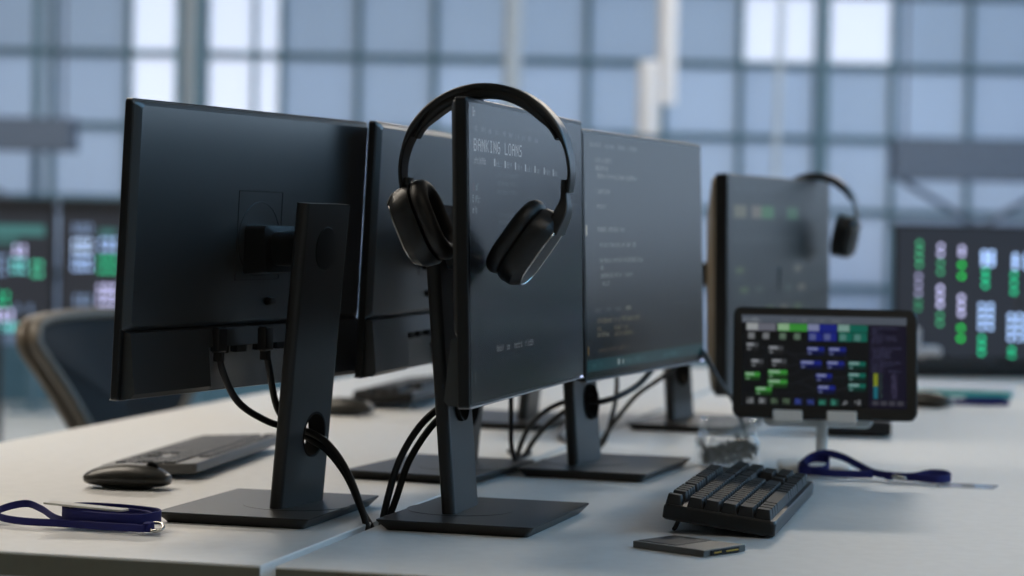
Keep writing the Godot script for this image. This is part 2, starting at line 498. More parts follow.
# ------------------------------------------------------------------ builders
# Monitor: head with thin panel, back covers, mount arm, leaning flat column with a cable hole, plate base.
# foot = column foot on the desk, head_at = middle of the lower screen edge, turn = yaw of the head, base_turn = yaw of the base
func monitor(label: String, foot: Vector3, head_at: Vector3, turn: float, base_turn: float, tilt: float, picture: StandardMaterial3D, o := {}) -> Node3D:
	var w: float = o.get("w", 0.540)
	var h: float = o.get("h", 0.314)
	var t: float = o.get("t", 0.009)
	var n := thing("desktop_monitor", label, "monitor", foot, turn, o.get("group", ""))
	var inv := Basis(Vector3.UP, -turn)
	var hp := inv * (head_at - foot)
	var hb := Basis(Vector3.RIGHT, -tilt)
	# panel
	var m := MB.new()
	m.rbox(Vector3.ZERO, Vector3(w, t, h), 0.004, 0.0012, 3, Basis(Vector3.RIGHT, PI / 2))
	var hn := Node3D.new()
	hn.name = "head"
	n.add_child(hn, true)
	hn.position = hp
	hn.basis = hb
	part(hn, "panel", m.mesh(), M.bezel, Vector3(0, h / 2, -t / 2))
	var q := QuadMesh.new()
	q.size = Vector2(w - 0.010, h - 0.0095)
	part(hn, "screen", q, picture, Vector3(0, h / 2 - 0.0004, 0.0006))
	m = MB.new()
	m.rbox(Vector3(0, 0.0008, -t * 0.5 + 0.001), Vector3(w - 0.002, 0.0016, t + 0.0012), 0.0012, 0.0003)
	part(hn, "lower_trim", m.mesh(), M.trim)
	m = MB.new()
	m.rbox(Vector3(w / 2 - 0.014, 0.0024, 0.0008), Vector3(0.009, 0.0020, 0.0012), 0.0004, 0.0003)
	part(hn, "power_light", m.mesh(), M.led)
	if o.get("thick", false):
		m = MB.new()
		var fl := Transform3D(Basis(Vector3.RIGHT, -PI / 2), Vector3(0, h / 2, 0))
		m.stack([[t, w * 0.99, h * 0.985, 0.012], [t + 0.008, w * 0.985, h * 0.97, 0.014], [t + 0.028, w * 0.86, h * 0.72, 0.03], [t + 0.034, w * 0.80, h * 0.66, 0.03]], 4, fl)
		part(hn, "rear_cover", m.mesh(20.0), o.get("cover", M.back))
	else:
		# upper cover: nearly flat plate with a raised lip; lower cover: darker band cut out above the sockets
		m = MB.new()
		var fl := Transform3D(Basis(Vector3.RIGHT, -PI / 2), Vector3(0, 0.0725 + (h - 0.074) / 2, 0))
		m.stack([[t - 0.001, w - 0.003, h - 0.074, 0.004], [t + 0.001, w - 0.005, h - 0.075, 0.005], [t + 0.0035, w - 0.012, h - 0.078, 0.005], [t + 0.006, w - 0.022, h - 0.085, 0.006]], 5, fl)
		part(hn, "rear_cover", m.mesh(15.0), M.back)
		var low := CSGPolygon3D.new()
		low.polygon = PackedVector2Array([Vector2(-t + 0.001, 0.0015), Vector2(-t - 0.012, 0.003), Vector2(-t - 0.016, 0.008), Vector2(-t - 0.008, 0.0705), Vector2(-t + 0.001, 0.0722)])
		low.depth = w - 0.014
		low.name = "lower_rear_cover"
		low.material = M.back
		var cut := CSGBox3D.new()
		cut.operation = CSGShape3D.OPERATION_SUBTRACTION
		cut.size = Vector3(0.05, 0.052, 0.214)
		cut.position = Vector3(-t - 0.025, 0.024, -(w - 0.014) / 2)
		low.add_child(cut)
		hn.add_child(low, true)
		low.basis = Basis(Vector3(0, 0, 1), Vector3(0, 1, 0), Vector3(-1, 0, 0))
		low.position = Vector3(-(w - 0.014) / 2, 0, 0)
		# sockets in the recess
		for sx in [-0.062, -0.02, 0.03, 0.07]:
			m = MB.new()
			m.rbox(Vector3(sx, 0.046, -t - 0.004), Vector3(0.022, 0.008, 0.010), 0.001, 0.0006)
			part(hn, "socket", m.mesh(), M.rubber)
		m = MB.new()
		m.rbox(Vector3(o.get("nub", 0.0), 0.098, -t - 0.009), Vector3(0.014, 0.008, 0.008), 0.002, 0.001)
		part(hn, "lock_slot", m.mesh(), M.stand)
		# round groove plate round the mount and square frame
		m = MB.new()
		var ring := PackedVector3Array()
		for k in 40: ring.append(Vector3(cos(TAU * k / 40) * 0.047, h / 2 + 0.012 + sin(TAU * k / 40) * 0.042, -t - 0.0061))
		m.tube(ring, 0.0006, 6, true)
		part(hn, "mount_ring", m.mesh(60.0), M.bezel)
		m = MB.new()
		for e in [[Vector3(0, h / 2 + 0.05, 0), Vector3(0.10, 0.001, 0.001)], [Vector3(0, h / 2 - 0.05, 0), Vector3(0.10, 0.001, 0.001)], [Vector3(0.05, h / 2, 0), Vector3(0.001, 0.10, 0.001)], [Vector3(-0.05, h / 2, 0), Vector3(0.001, 0.10, 0.001)]]:
			m.rbox(e[0] + Vector3(0, 0.016, -t - 0.0061), e[1], 0.0002, 0.0001, 1)
		part(hn, "mount_frame", m.mesh(), M.bezel)
	# stand: column leaning back
	var lean := deg_to_rad(o.get("lean", 4.8))
	var up := Vector3(0, cos(lean), -sin(lean))
	var clen: float = o.get("column", 0.342)
	var col := CSGPolygon3D.new()
	col.polygon = MB.outline(o.get("column_w", 0.106), 0.0155, 0.0060, 6)
	col.depth = clen
	col.smooth_faces = false
	col.name = "column"
	col.material = M.stand
	var hole := CSGCylinder3D.new()
	hole.operation = CSGShape3D.OPERATION_SUBTRACTION
	hole.radius = 0.0245
	hole.height = 0.05
	hole.sides = 32
	hole.smooth_faces = true
	hole.position = Vector3(o.get("hole_x", 0.0), 0, -o.get("hole", 0.082))
	col.add_child(hole)
	n.add_child(col, true)
	# the polygon's depth runs along -z: turn it so that it climbs along up
	col.basis = Basis(Vector3(1, 0, 0), (-up).cross(Vector3(1, 0, 0)), -up)
	col.position = Vector3(0, 0.010, 0)
	m = MB.new()
	var hy: float = o.get("hole", 0.082)
	var grommet := []
	for gq in [[0.0235, -0.0082], [0.0258, -0.0086], [0.0258, -0.0078], [0.0243, -0.0078], [0.0243, 0.0125], [0.0235, 0.0125]]:
		var gr := PackedVector3Array()
		for k in 32: gr.append(Vector3(o.get("hole_x", 0.0) + cos(TAU * k / 32) * gq[0], 0.010, 0) + up * (hy + sin(TAU * k / 32) * gq[0]) + Vector3(0, sin(lean), cos(lean)) * gq[1])
		grommet.append(gr)
	m.loft(grommet, false, true)
	part(n, "cable_grommet", m.mesh(40.0), M.rubber)
	# cover disc at the top of the column, on its rear
	var top := Vector3(0, 0.010, 0) + up * (clen - 0.05)
	m = MB.new()
	m.lathe([Vector2(0.0245, -0.001), Vector2(0.0245, 0.0004), Vector2(0.0235, 0.0010)], 32, Transform3D(Basis(Vector3.RIGHT, -PI / 2 - lean), top + Vector3(0, -0.0077 * sin(lean), -0.0077 * cos(lean))))
	part(n, "cover_disc", m.mesh(), M.bezel)
	# arm from the column to the panel
	var mount := hp + hb * Vector3(0, h / 2, -t - 0.0055)
	var d := mount - top
	var along := d.normalized()
	var side := along.cross(Vector3.UP).normalized()
	var bas := Basis(side, along, side.cross(along))
	m = MB.new()
	m.stack([[0.004, 0.048, 0.042, 0.012], [d.length() * 0.6, 0.044, 0.038, 0.012], [d.length() * 0.62, 0.062, 0.052, 0.006], [d.length(), 0.066, 0.056, 0.006]], 4, Transform3D(bas, top))
	part(n, "mount_arm", m.mesh(), M.black)
	# base plate, wider above than below, and its swivel disc
	m = MB.new()
	m.stack([[0.0, 0.226, 0.158, 0.004, 0, 0.030], [0.0015, 0.228, 0.160, 0.004, 0, 0.030], [0.0105, 0.244, 0.176, 0.003, 0, 0.030], [0.012, 0.2435, 0.1755, 0.003, 0, 0.030]], 3)
	part(n, "base_plate", m.mesh(), M.stand, Vector3.ZERO, Vector3(0, base_turn - turn, 0))
	m = MB.new()
	m.lathe([Vector2(0.060, 0.010), Vector2(0.060, 0.0121), Vector2(0.0597, 0.0124)], 48)
	part(n, "swivel_disc", m.mesh(), M.stand)
	return n

func cable(label: String, pts: Array, r := 0.0032, m: Material = null, cat := "cable") -> Node3D:
	var b := MB.new()
	b.tube(curve(pts, 7), r, 10)
	var o := part(self, "cable", b.mesh(60.0), m if m else M.cable)
	tag(o, label, cat)
	return o

# keyboards: long axis x, user side +z, base at y 0
func keyboard(label: String, at: Vector3, turn: float, style: String, group := "") -> Node3D:
	var n := thing("keyboard", label, "keyboard", at, turn, group)
	var u := 0.0185
	var full := style == "mechanical"
	var kw := 0.4225 if full else 0.425
	var kd := 0.1235 if full else 0.128
	var slope := deg_to_rad(7.0 if full else 3.0)
	var body := Node3D.new()
	var m := MB.new()
	var hgt := 0.017 if full else 0.013
	m.stack([[0.0, kw - 0.004, kd - 0.004, 0.006], [0.002, kw, kd, 0.006], [hgt - 0.003, kw, kd, 0.006], [hgt, kw - 0.004, kd - 0.004, 0.005]], 3)
	var lift := Vector3(0, sin(slope) * kd / 2 + 0.0015, 0)
	var cs := part(n, "case", m.mesh(), M.black if full else M.kb_grey, lift, Vector3(slope, 0, 0))
	if full:
		for s in [-1, 1]:
			m = MB.new()
			m.rbox(Vector3.ZERO, Vector3(0.016, 0.019, 0.004), 0.001, 0.001, 2, Basis(Vector3.RIGHT, 0.45))
			part(n, "foot", m.mesh(), M.black, Vector3(s * (kw / 2 - 0.035), 0.0095, -kd / 2 + 0.0135))
	# rows: widths in units; negative = gap
	var rows := [
		[1, -1, 1, 1, 1, 1, -0.5, 1, 1, 1, 1, -0.5, 1, 1, 1, 1, -0.25, 1, 1, 1],
		[1, 1, 1, 1, 1, 1, 1, 1, 1, 1, 1, 1, 1, 2, -0.25, 1, 1, 1, -0.25, 1, 1, 1, 1],
		[1.5, 1, 1, 1, 1, 1, 1, 1, 1, 1, 1, 1, 1, 1.5, -0.25, 1, 1, 1, -0.25, 1, 1, 1, 1],
		[1.75, 1, 1, 1, 1, 1, 1, 1, 1, 1, 1, 1, 2.25, -3.5, 1, 1, 1],
		[2.25, 1, 1, 1, 1, 1, 1, 1, 1, 1, 1, 2.75, -1.25, 1, -1.25, 1, 1, 1, 1],
		[1.25, 1.25, 1.25, 6.25, 1.25, 1.25, 1.25, 1.25, -0.25, 1, 1, 1, -0.25, 2, 1]]
	var shapes := {}
	var kh := 0.0115 if full else 0.0032
	for r in rows.size():
		var x := -kw / 2 + (kw - 22.5 * u) / 2
		for k in rows[r]:
			if k < 0:
				x += -k * u
				continue
			var id := "%.2f" % k
			if not shapes.has(id):
				m = MB.new()
				if full:
					m.stack([[0, k * u - 0.0012, 0.0176, 0.0015], [0.0012, k * u - 0.0011, 0.0177, 0.0015], [kh - 0.001, k * u - 0.0052, 0.0142, 0.002, 0, -0.0006], [kh, k * u - 0.0062, 0.0134, 0.002, 0, -0.0006]], 2)
				else:
					m.stack([[0, k * u - 0.0025, 0.0155, 0.0015], [kh - 0.0008, k * u - 0.0028, 0.0152, 0.0015], [kh, k * u - 0.0040, 0.0140, 0.0015]], 2)
				shapes[id] = m.mesh(25.0)
			var z := -kd / 2 + (0.0105 if full else 0.014) + r * (0.0185 if full else 0.0178) + (0.005 if r > 0 and full else 0.004 if r > 0 else 0.0)
			part(cs, "key", shapes[id], M.key if full else M.key_grey, Vector3(x + k * u / 2, hgt - 0.0008, z))
			x += k * u
	return n

func mouse(label: String, at: Vector3, turn: float) -> Node3D:
	var n := thing("mouse", label, "mouse", at, turn)
	var m := MB.new()
	var rings := []
	for k in 15:
		var f := k / 14.0
		var ang := PI * f
		var z := -cos(ang) * 0.054
		var e := pow(maxf(sin(ang), 0.0), 0.55)
		var ring := PackedVector3Array()
		var top := 0.0135 + 0.0185 * e * (1.0 - 0.22 * pow(f - 0.42, 2) * 4.0)
		for i in 20:
			var a := TAU * i / 20
			var y := sin(a)
			ring.append(Vector3(cos(a) * (0.031 - 0.003 * f) * e, 0.0135 + (y * (top - 0.0135) if y > 0 else y * 0.0120) * (0.25 + 0.75 * e), z))
		rings.append(ring)
	m.loft(rings)
	part(n, "shell", m.mesh(70.0), M.mouse, Vector3(0, -0.0008, 0))
	m = MB.new()
	m.stack([[0, 0.034, 0.060, 0.015], [0.0015, 0.036, 0.064, 0.016], [0.0035, 0.036, 0.064, 0.016]], 6)
	part(n, "underside", m.mesh(), M.rubber)
	m = MB.new()
	m.lathe([Vector2(0.006, -0.003), Vector2(0.0085, -0.002), Vector2(0.0085, 0.002), Vector2(0.006, 0.003)], 20, Transform3D(Basis(Vector3(0, 0, 1), PI / 2), Vector3(0, 0.0245, -0.030)))
	part(n, "scroll_wheel", m.mesh(), M.rubber)
	for s in [-1, 1]:
		m = MB.new()
		m.sweep(curve([Vector3(s * 0.029, 0.011, -0.03), Vector3(s * 0.0307, 0.012, 0.0), Vector3(s * 0.0285, 0.011, 0.03)], 5), MB.outline(0.001, 0.003, 0.0004, 1))
		part(n, "side_strip", m.mesh(), M.black)
	return n

# headphones: plane of the band = local xy, band top inside at y 0
func headphones(label: String, xf: Transform3D, left: Array, right: Array) -> Node3D:
	var n := thing("headphones", label, "headphones")
	n.transform = xf
	# band from left slider to right slider
	var arc := []
	for k in 19:
		var a := deg_to_rad(lerpf(-12.0, 192.0, k / 18.0))
		arc.append(Vector3(cos(PI - a) * 0.0860, -0.0770 + sin(a) * 0.0850, 0))
	var path := curve(arc, 3)
	var sc := []
	for k in path.size():
		var f := absf(k / float(path.size() - 1) - 0.5) * 2.0
		sc.append(Vector2(1.0 - 0.25 * smoothstep(0.6, 1.0, f), 1.0 - 0.45 * smoothstep(0.55, 0.75, f)))
	# sweep with the section's width along z
	var m := MB.new()
	var rings := []
	var prof := MB.outline(0.033, 0.0075, 0.0034, 4)
	for k in path.size():
		var tan: Vector3 = (path[mini(k + 1, path.size() - 1)] - path[maxi(k - 1, 0)]).normalized()
		var nor := Vector3(-tan.y, tan.x, 0)
		var ring := PackedVector3Array()
		for p in prof: ring.append(path[k] + Vector3(0, 0, p.x * sc[k].x) + nor * (p.y * sc[k].y + 0.0035))
		rings.append(ring)
	m.loft(rings)
	part(n, "headband", m.mesh(50.0), M.gloss)
	# pad under the band
	m = MB.new()
	rings = []
	prof = MB.outline(0.031, 0.0115, 0.005, 4)
	for k in range(10, path.size() - 10):
		var tan: Vector3 = (path[k + 1] - path[k - 1]).normalized()
		var nor := Vector3(-tan.y, tan.x, 0)
		var f := 1.0 - pow(absf(k / float(path.size() - 1) - 0.5) * 2.0 * 1.75, 8.0)
		var ring := PackedVector3Array()
		for p in prof: ring.append(path[k] + Vector3(0, 0, p.x * clampf(f, 0.7, 1.0)) + nor * (p.y * clampf(f, 0.4, 1.0) - 0.0025))
		rings.append(ring)
	m.loft(rings)
	part(n, "headband_pad", m.mesh(50.0), M.leather)
	var hi := 0
	for q in [left, right]:
		var c: Vector3 = q[0]
		var axis: Vector3 = q[1].normalized()      # towards the ear
		var long := Vector3(-axis.y, axis.x, 0) * (1.0 if axis.x > 0 else -1.0)
		var cup := Node3D.new()
		cup.name = "ear_cup"
		n.add_child(cup, true)
		cup.transform = Transform3D(Basis(Vector3(0, 0, 1) if axis.x > 0 else Vector3(0, 0, -1), axis, long), c)
		cup.transform.basis.x = axis.cross(long).normalized()
		m = MB.new()
		m.stack([[-0.0225, 0.050, 0.070, 0.022], [-0.0215, 0.054, 0.074, 0.024], [-0.014, 0.064, 0.085, 0.028], [-0.004, 0.067, 0.088, 0.030], [0.002, 0.064, 0.085, 0.029]], 8)
		part(cup, "shell", m.mesh(30.0), M.black)
		m = MB.new()
		var r1 := PackedVector3Array()
		for p in MB.outline(0.051, 0.071, 0.0225, 8): r1.append(Vector3(p.x, -0.0222, p.y))
		m.tube(r1, 0.0011, 6, true)
		part(cup, "trim_ring", m.mesh(60.0), M.chrome)
		m = MB.new()
		rings = []
		for k in 12:
			var a := TAU * k / 12
			var ring := PackedVector3Array()
			for p in MB.outline(0.049 + cos(a) * 0.019, 0.070 + cos(a) * 0.019, 0.022 + cos(a) * 0.0095, 8): ring.append(Vector3(p.x, 0.0115 + sin(a) * 0.0095, p.y))
			rings.append(ring)
		m.loft(rings, false, true)
		part(cup, "ear_cushion", m.mesh(60.0), M.leather)
		m = MB.new()
		m.stack([[0.002, 0.034, 0.052, 0.016], [0.005, 0.032, 0.050, 0.015]], 6)
		part(cup, "driver_cloth", m.mesh(), M.rubber)
		# slider and yoke from the band end to the shell
		var e: Vector3 = path[0] if hi == 0 else path[path.size() - 1]
		var s := -1.0 if hi == 0 else 1.0
		var hinge := c - axis * 0.019 + long * 0.027
		m = MB.new()
		rings = []
		var yp := curve([e + Vector3(-s * 0.001, 0.012, 0), e + Vector3(-s * 0.0005, -0.006, 0), e.lerp(hinge, 0.5) + Vector3(s * 0.003, 0, 0), hinge], 5)
		for k in yp.size():
			var f := k / float(yp.size() - 1)
			var tan: Vector3 = (yp[mini(k + 1, yp.size() - 1)] - yp[maxi(k - 1, 0)]).normalized()
			var nor := Vector3(-tan.y, tan.x, 0)
			var ring := PackedVector3Array()
			for p in MB.outline(lerpf(0.018, 0.040, smoothstep(0.3, 1.0, f)), lerpf(0.006, 0.0135, smoothstep(0.2, 0.7, f)), 0.002, 3): ring.append(yp[k] + Vector3(0, 0, p.x) + nor * p.y)
			rings.append(ring)
		m.loft(rings)
		part(n, "yoke", m.mesh(50.0), M.black)
		m = MB.new()
		m.rbox(e + Vector3(-s * 0.004, -0.002, 0), Vector3(0.0012, 0.020, 0.010), 0.0004, 0.0003)
		part(n, "slider_plate", m.mesh(), M.steel)
		hi += 1
	return n

func ribbon(m: MB, pts: Array, wide := 0.010, thick := 0.0012, loop := false) -> void:
	m.sweep(curve(pts, 7, loop), MB.outline(thick, wide, thick * 0.4, 2), Vector3.UP, loop)

func W(x: float, y: float, d: float) -> Vector3:
	return Vector3(x, DT + y, -d)

# ------------------------------------------------------------------ scene
func _ready() -> void:
	rng.seed = 20
	# camera
	var cam := Camera3D.new()
	cam.name = "camera"
	var ca := CameraAttributesPhysical.new()
	ca.frustum_focal_length = 98.3
	ca.frustum_focus_distance = 2.55
	ca.frustum_near = 0.05
	ca.frustum_far = 200.0
	ca.exposure_aperture = 4.6
	cam.attributes = ca
	add_child(cam)
	cam.position = Vector3(0, DT + 0.333, 0)
	cam.rotation = Vector3(deg_to_rad(-1.577), 0, deg_to_rad(1.08))
	cam.current = true
	# sky
	var env := Environment.new()
	env.background_mode = Environment.BG_SKY
	var sky := ProceduralSkyMaterial.new()
	sky.sky_top_color = Color(0.42, 0.66, 0.83)
	sky.sky_horizon_color = Color(0.82, 0.90, 0.98)
	sky.ground_horizon_color = Color(0.76, 0.81, 0.90)
	sky.ground_bottom_color = Color(0.35, 0.38, 0.42)
	sky.sky_energy_multiplier = 1.0
	sky.energy_multiplier = 6.6
	env.sky = Sky.new()
	env.sky.sky_material = sky
	env.tonemap_mode = Environment.TONE_MAPPER_LINEAR
	env.tonemap_exposure = 0.9
	env.sdfgi_enabled = true
	env.ssao_enabled = true
	env.ssil_enabled = true
	var we := WorldEnvironment.new()
	we.name = "environment"
	we.environment = env
	add_child(we)
	make_materials()
	room()
	lamps()
	desks()
	main_monitors()
	far_displays()
	desk_things()
	cables()

# ceiling lamps: a glowing panel and an area light of its size just below
func lamps() -> void:
	for q in [[-2.6, 4.0, 3.2, 0.9, 10.5, "long white ceiling lamp panel over the aisle beside the office chair"], [-2.6, 10.4, 3.2, 0.9, 13.0, "long white ceiling lamp panel over the two far display stands"], [2.0, 10.6, 2.4, 0.5, 12.0, "added fill lamp panel brightening window bars and pipes, before the gantry by the windows"], [1.6, 0.2, 2.4, 0.9, 1.7, "added dim fill lamp panel over the aisle right of the tablet desk"]]:  # last two are added fills, for the window bars and the tablet side
		var n := thing("ceiling_lamp", q[5], "lamp", Vector3(q[0], 3.55, -q[1]), 0.0, "ceiling lamps")
		part(n, "housing", box_mesh(Vector3(q[2] + 0.06, 0.06, q[3] + 0.06), 0.01, 0.005), M.desk_leg, Vector3(0, 0.035, 0))
		part(n, "light_panel", box_mesh(Vector3(q[2], 0.01, q[3]), 0.01, 0.002), M.lamp)
		for s in [-1, 1]:
			var m := MB.new()
			m.tube(PackedVector3Array([Vector3(s * q[2] * 0.4, 0.06, 0), Vector3(s * q[2] * 0.4, 3.04, 0)]), 0.003, 6)
			part(n, "hanger", m.mesh(), M.desk_leg)
		var l := AreaLight3D.new()
		l.name = "lamp_light"
		l.area_size = Vector2(q[2], q[3])
		l.light_energy = q[4]
		l.light_color = Color(1.0, 0.95, 0.88)
		l.shadow_enabled = true
		n.add_child(l)
		l.position = Vector3(0, -0.012, 0)
		l.rotation = Vector3(-PI / 2, 0, 0)

var sheets := {}
func sheet(w: float, h: float) -> QuadMesh:
	var k := "%.3f %.3f" % [w, h]
	if not sheets.has(k):
		sheets[k] = QuadMesh.new()
		sheets[k].size = Vector2(w, h)
	return sheets[k]

func slab(lo: Vector3, hi: Vector3, b := 0.004) -> ArrayMesh:
	var m := MB.new()
	m.rbox((lo + hi) / 2, hi - lo, b, b)
	return m.mesh()

func room() -> void:
	var x0 := -8.0
	var x1 := 6.5
	var z1 := 3.2
	var top := 6.6
	struct("floor", slab(Vector3(x0 - 0.2, -0.2, -WALLZ - 0.3), Vector3(x1 + 0.2, 0, z1 + 0.2)), M.floor)
	struct("ceiling", slab(Vector3(x0 - 0.2, top, -WALLZ - 0.3), Vector3(x1 + 0.2, top + 0.2, z1 + 0.2)), M.ceiling)
	struct("wall_left", slab(Vector3(x0 - 0.2, 0, -WALLZ), Vector3(x0, top, z1)), M.wall_dark)
	struct("wall_front", slab(Vector3(x0, 0, z1), Vector3(x1, top, z1 + 0.2)), M.wall_dark)
	struct("wall_back", slab(Vector3(x0, 0, -WALLZ - 0.2), Vector3(x1, DT - 0.42, -WALLZ)), M.wall)
	var wr := struct("wall_right", slab(Vector3(x1, 0, -WALLZ), Vector3(x1 + 0.2, DT + 0.3, z1)), M.wall_dark)
	part(wr, "wall_section", slab(Vector3(x1, DT + 0.3, -4.6), Vector3(x1 + 0.2, 3.1, z1)), M.wall_dark)
	part(wr, "wall_section", slab(Vector3(x1, DT + 0.3, -9.0), Vector3(x1 + 0.2, DT + 0.55, -4.6)), M.wall_dark)
	part(wr, "wall_section", slab(Vector3(x1, 3.1, 1.0), Vector3(x1 + 0.2, 6.2, z1)), M.wall_dark)
	part(wr, "wall_section", slab(Vector3(x1, 6.2, -WALLZ), Vector3(x1 + 0.2, top, z1)), M.wall_dark)
	struct("trim_1", slab(Vector3(x0, 6.2, -WALLZ - 0.2), Vector3(x1, top, -WALLZ)), M.wall)
	# window grid in view: 18 columns, 5 rows
	var win := Node3D.new()
	win.name = "window_1"
	win.set_meta("kind", "structure")
	win.set_meta("label", "tall grid of frosted blue window panes across the back of the hall")
	add_child(win)
	var pit := 0.4345
	var gx := -2.201 - 4 * pit    # a mullion stands at the left of the first bright pane
	var ys := [DT - 0.42, DT + 0.0, DT + 0.43, DT + 0.845, DT + 1.258, DT + 1.675]
	var z := -WALLZ - 0.06
	var clear := {}
	for k in [[4, 3], [4, 4], [5, 3], [5, 4], [12, 4], [13, 4]]: clear[k] = true
	for c in 20:
		for r in 5:
			var mm: Material = M.frost4 if clear.has([c, r]) else M.frost5 if r == 4 else M["frost%d" % ((c * 7 + r * 3 + c * r) % 3)]
			part(win, "blind", sheet(pit, ys[r + 1] - ys[r]), mm, Vector3(gx + (c + 0.5) * pit, (ys[r] + ys[r + 1]) / 2, z))
	for c in 21:
		part(win, "mullion", slab(Vector3(gx + c * pit - 0.017, ys[0], z - 0.03), Vector3(gx + c * pit + 0.017, ys[5], z + 0.04)), M.mullion)
	part(win, "mullion", slab(Vector3(-1.50, ys[3], z - 0.03), Vector3(-1.475, ys[5], z + 0.04)), M.mullion)
	for r in 6:
		part(win, "transom", slab(Vector3(gx - 0.02, ys[r] - 0.019, z - 0.03), Vector3(gx + 20 * pit + 0.02, ys[r] + 0.019, z + 0.045)), M.mullion)
	# the rest of the window walls, beside and above the view, in larger panes
	glazing("window_2", gx, gx + 20 * pit, ys[5], 6.2, 10, 4, "upper row of large frosted window panes")
	glazing("window_3", x0, gx, ys[0], 6.2, 4, 6, "large frosted window panes at the left of the back wall")
	glazing("window_4", gx + 20 * pit, x1, ys[0], 6.2, 2, 6, "large window panes with thin white blinds at the right of the back wall", false, true)
	for q in [glazing("window_7", 4.6, 9.0, DT + 0.55, 6.2, 5, 5, "large clear window panes in the middle of the right wall", true), glazing("window_5", 9.0, WALLZ, DT + 0.3, 6.2, 5, 6, "large window panes with thin white blinds at the far end of the right wall", false, true), glazing("window_6", -1.0, 4.6, 3.1, 6.2, 6, 3, "high clear window panes along the right wall", true)]:
		q.transform = Transform3D(Basis(Vector3(0, 0, -1), Vector3.UP, Vector3(1, 0, 0)), Vector3(x1 + WALLZ + 0.12, 0, 0))
	# unseen dark cabinets, added to darken the lower part of the screen reflections
	for k in 2:
		var cab := thing("added_dark_cabinet", ["unseen dark cabinet added to darken screen reflections, beside the gantry post", "unseen dark cabinet added to darken screen reflections, in the corner of the back and right walls"][k], "cabinet", Vector3(4.9 + k * 0.86, 0, -WALLZ + 0.42), 0.0, "added dark cabinets")
		part(cab, "body", slab(Vector3(-0.4, 0.05, -0.35), Vector3(0.4, 1.5, 0.33)), M.cabinet)
		part(cab, "plinth", slab(Vector3(-0.38, 0.0, -0.33), Vector3(0.38, 0.05, 0.30)), M.rubber)
		for s in [-1, 1]:
			var dr := part(cab, "door", slab(Vector3(s * 0.2 - 0.193, 0.07, 0.33), Vector3(s * 0.2 + 0.193, 1.48, 0.35)), M.black)
			part(dr, "handle", slab(Vector3(s * 0.04 - 0.008, 0.8, 0.35), Vector3(s * 0.04 + 0.008, 0.95, 0.375)), M.steel)
	# structural columns and pipes in front of the glass
	var cols := [
		["steel_column", 503.0, 522.0, 12.4, M.column, "pale round steel column in front of the middle windows"],
		["steel_column", 33.0, 42.0, 12.8, M.mullion, "slim dark steel post by the left window panes"],
		["steel_column", 820.0, 829.0, 12.8, M.mullion, "slim dark steel post crossing the bright panes"]]
	for q in cols:
		var xa: float = (q[1] - 512.0) / 2360.0 * q[3]
		var xb: float = (q[2] - 512.0) / 2360.0 * q[3]
		var n := thing(q[0], q[5], "column", Vector3((xa + xb) / 2 - 0.02, 0, -q[3]))
		var m := MB.new()
		m.lathe([Vector2((xb - xa) / 2, 0.02), Vector2((xb - xa) / 2, 6.6)], 20)
		part(n, "shaft", m.mesh(), q[4])
		part(n, "foot_plate", slab(Vector3(-0.12, 0, -0.12), Vector3(0.12, 0.02, 0.12)), q[4])
	var hc := thing("steel_column", "dark blue steel column of two flanges between two bright window panes", "column", Vector3(-1.745, 0, -12.6))
	part(hc, "web", slab(Vector3(-0.035, 0.0, -0.04), Vector3(0.035, 6.6, 0.0)), M.column)
	for sx in [-0.05, 0.05]:
		part(hc, "flange", slab(Vector3(sx - 0.016, 0.0, -0.06), Vector3(sx + 0.016, 6.6, 0.06)), M.mullion)
	var pole := thing("white_pole", "thin white pole leaning by the bright right panes", "pole", Vector3(1.36, 0, -12.2))
	var pm := MB.new()
	pm.tube(PackedVector3Array([Vector3(-0.03, 0, 0), Vector3(0.07, 6.6, 0)]), 0.018, 12)
	part(pole, "shaft", pm.mesh(), M.column)
	# hanging white pipes with a wide lower sleeve
	var hang := thing("hanging_pipe", "white vertical pipe with a wide sleeve hanging before the windows", "pipe", Vector3(0.765, 0, -12.0))
	pm = MB.new()
	pm.lathe([Vector2(0.052, DT + 0.95), Vector2(0.052, 6.6)], 16)
	part(hang, "pipe", pm.mesh(), M.pipe)
	pm = MB.new()
	pm.lathe([Vector2(0.02, DT + 0.78), Vector2(0.058, DT + 0.80), Vector2(0.058, DT + 1.15), Vector2(0.04, DT + 1.17)], 16, Transform3D(Basis(), Vector3(-0.09, 0, 0)))
	part(hang, "sleeve", pm.mesh(), M.pipe)
	# gantries: box beam with diagonal struts below
	for q in [[2.0, 5.6, 0.60, 0.815, "grey steel gantry beam with diagonal struts before the right windows"], [-5.6, -2.33, 0.665, 0.84, "grey steel gantry beam with diagonal struts before the left windows"]]:
		var d := WALLZ - 0.9
		var g := thing("gantry", q[4], "gantry", Vector3(0, 0, -d))
		part(g, "beam", slab(Vector3(q[0], DT + q[2], -0.12), Vector3(q[1], DT + q[3], 0.12)), M.beam)
		part(g, "lower_chord", slab(Vector3(q[0], DT + 0.34, -0.04), Vector3(q[1], DT + 0.375, 0.04)), M.beam)
		var k := 0
		var x: float = q[0] + 0.05
		while x < q[1] - 0.4:
			pm = MB.new()
			var a := Vector3(x, DT + (q[2] if k % 2 == 0 else 0.36), 0)
			var b := Vector3(x + 0.42, DT + (0.36 if k % 2 == 0 else q[2]), 0)
			pm.tube(PackedVector3Array([a, b]), 0.016, 8)
			part(g, "strut", pm.mesh(), M.beam)
			x += 0.42
			k += 1
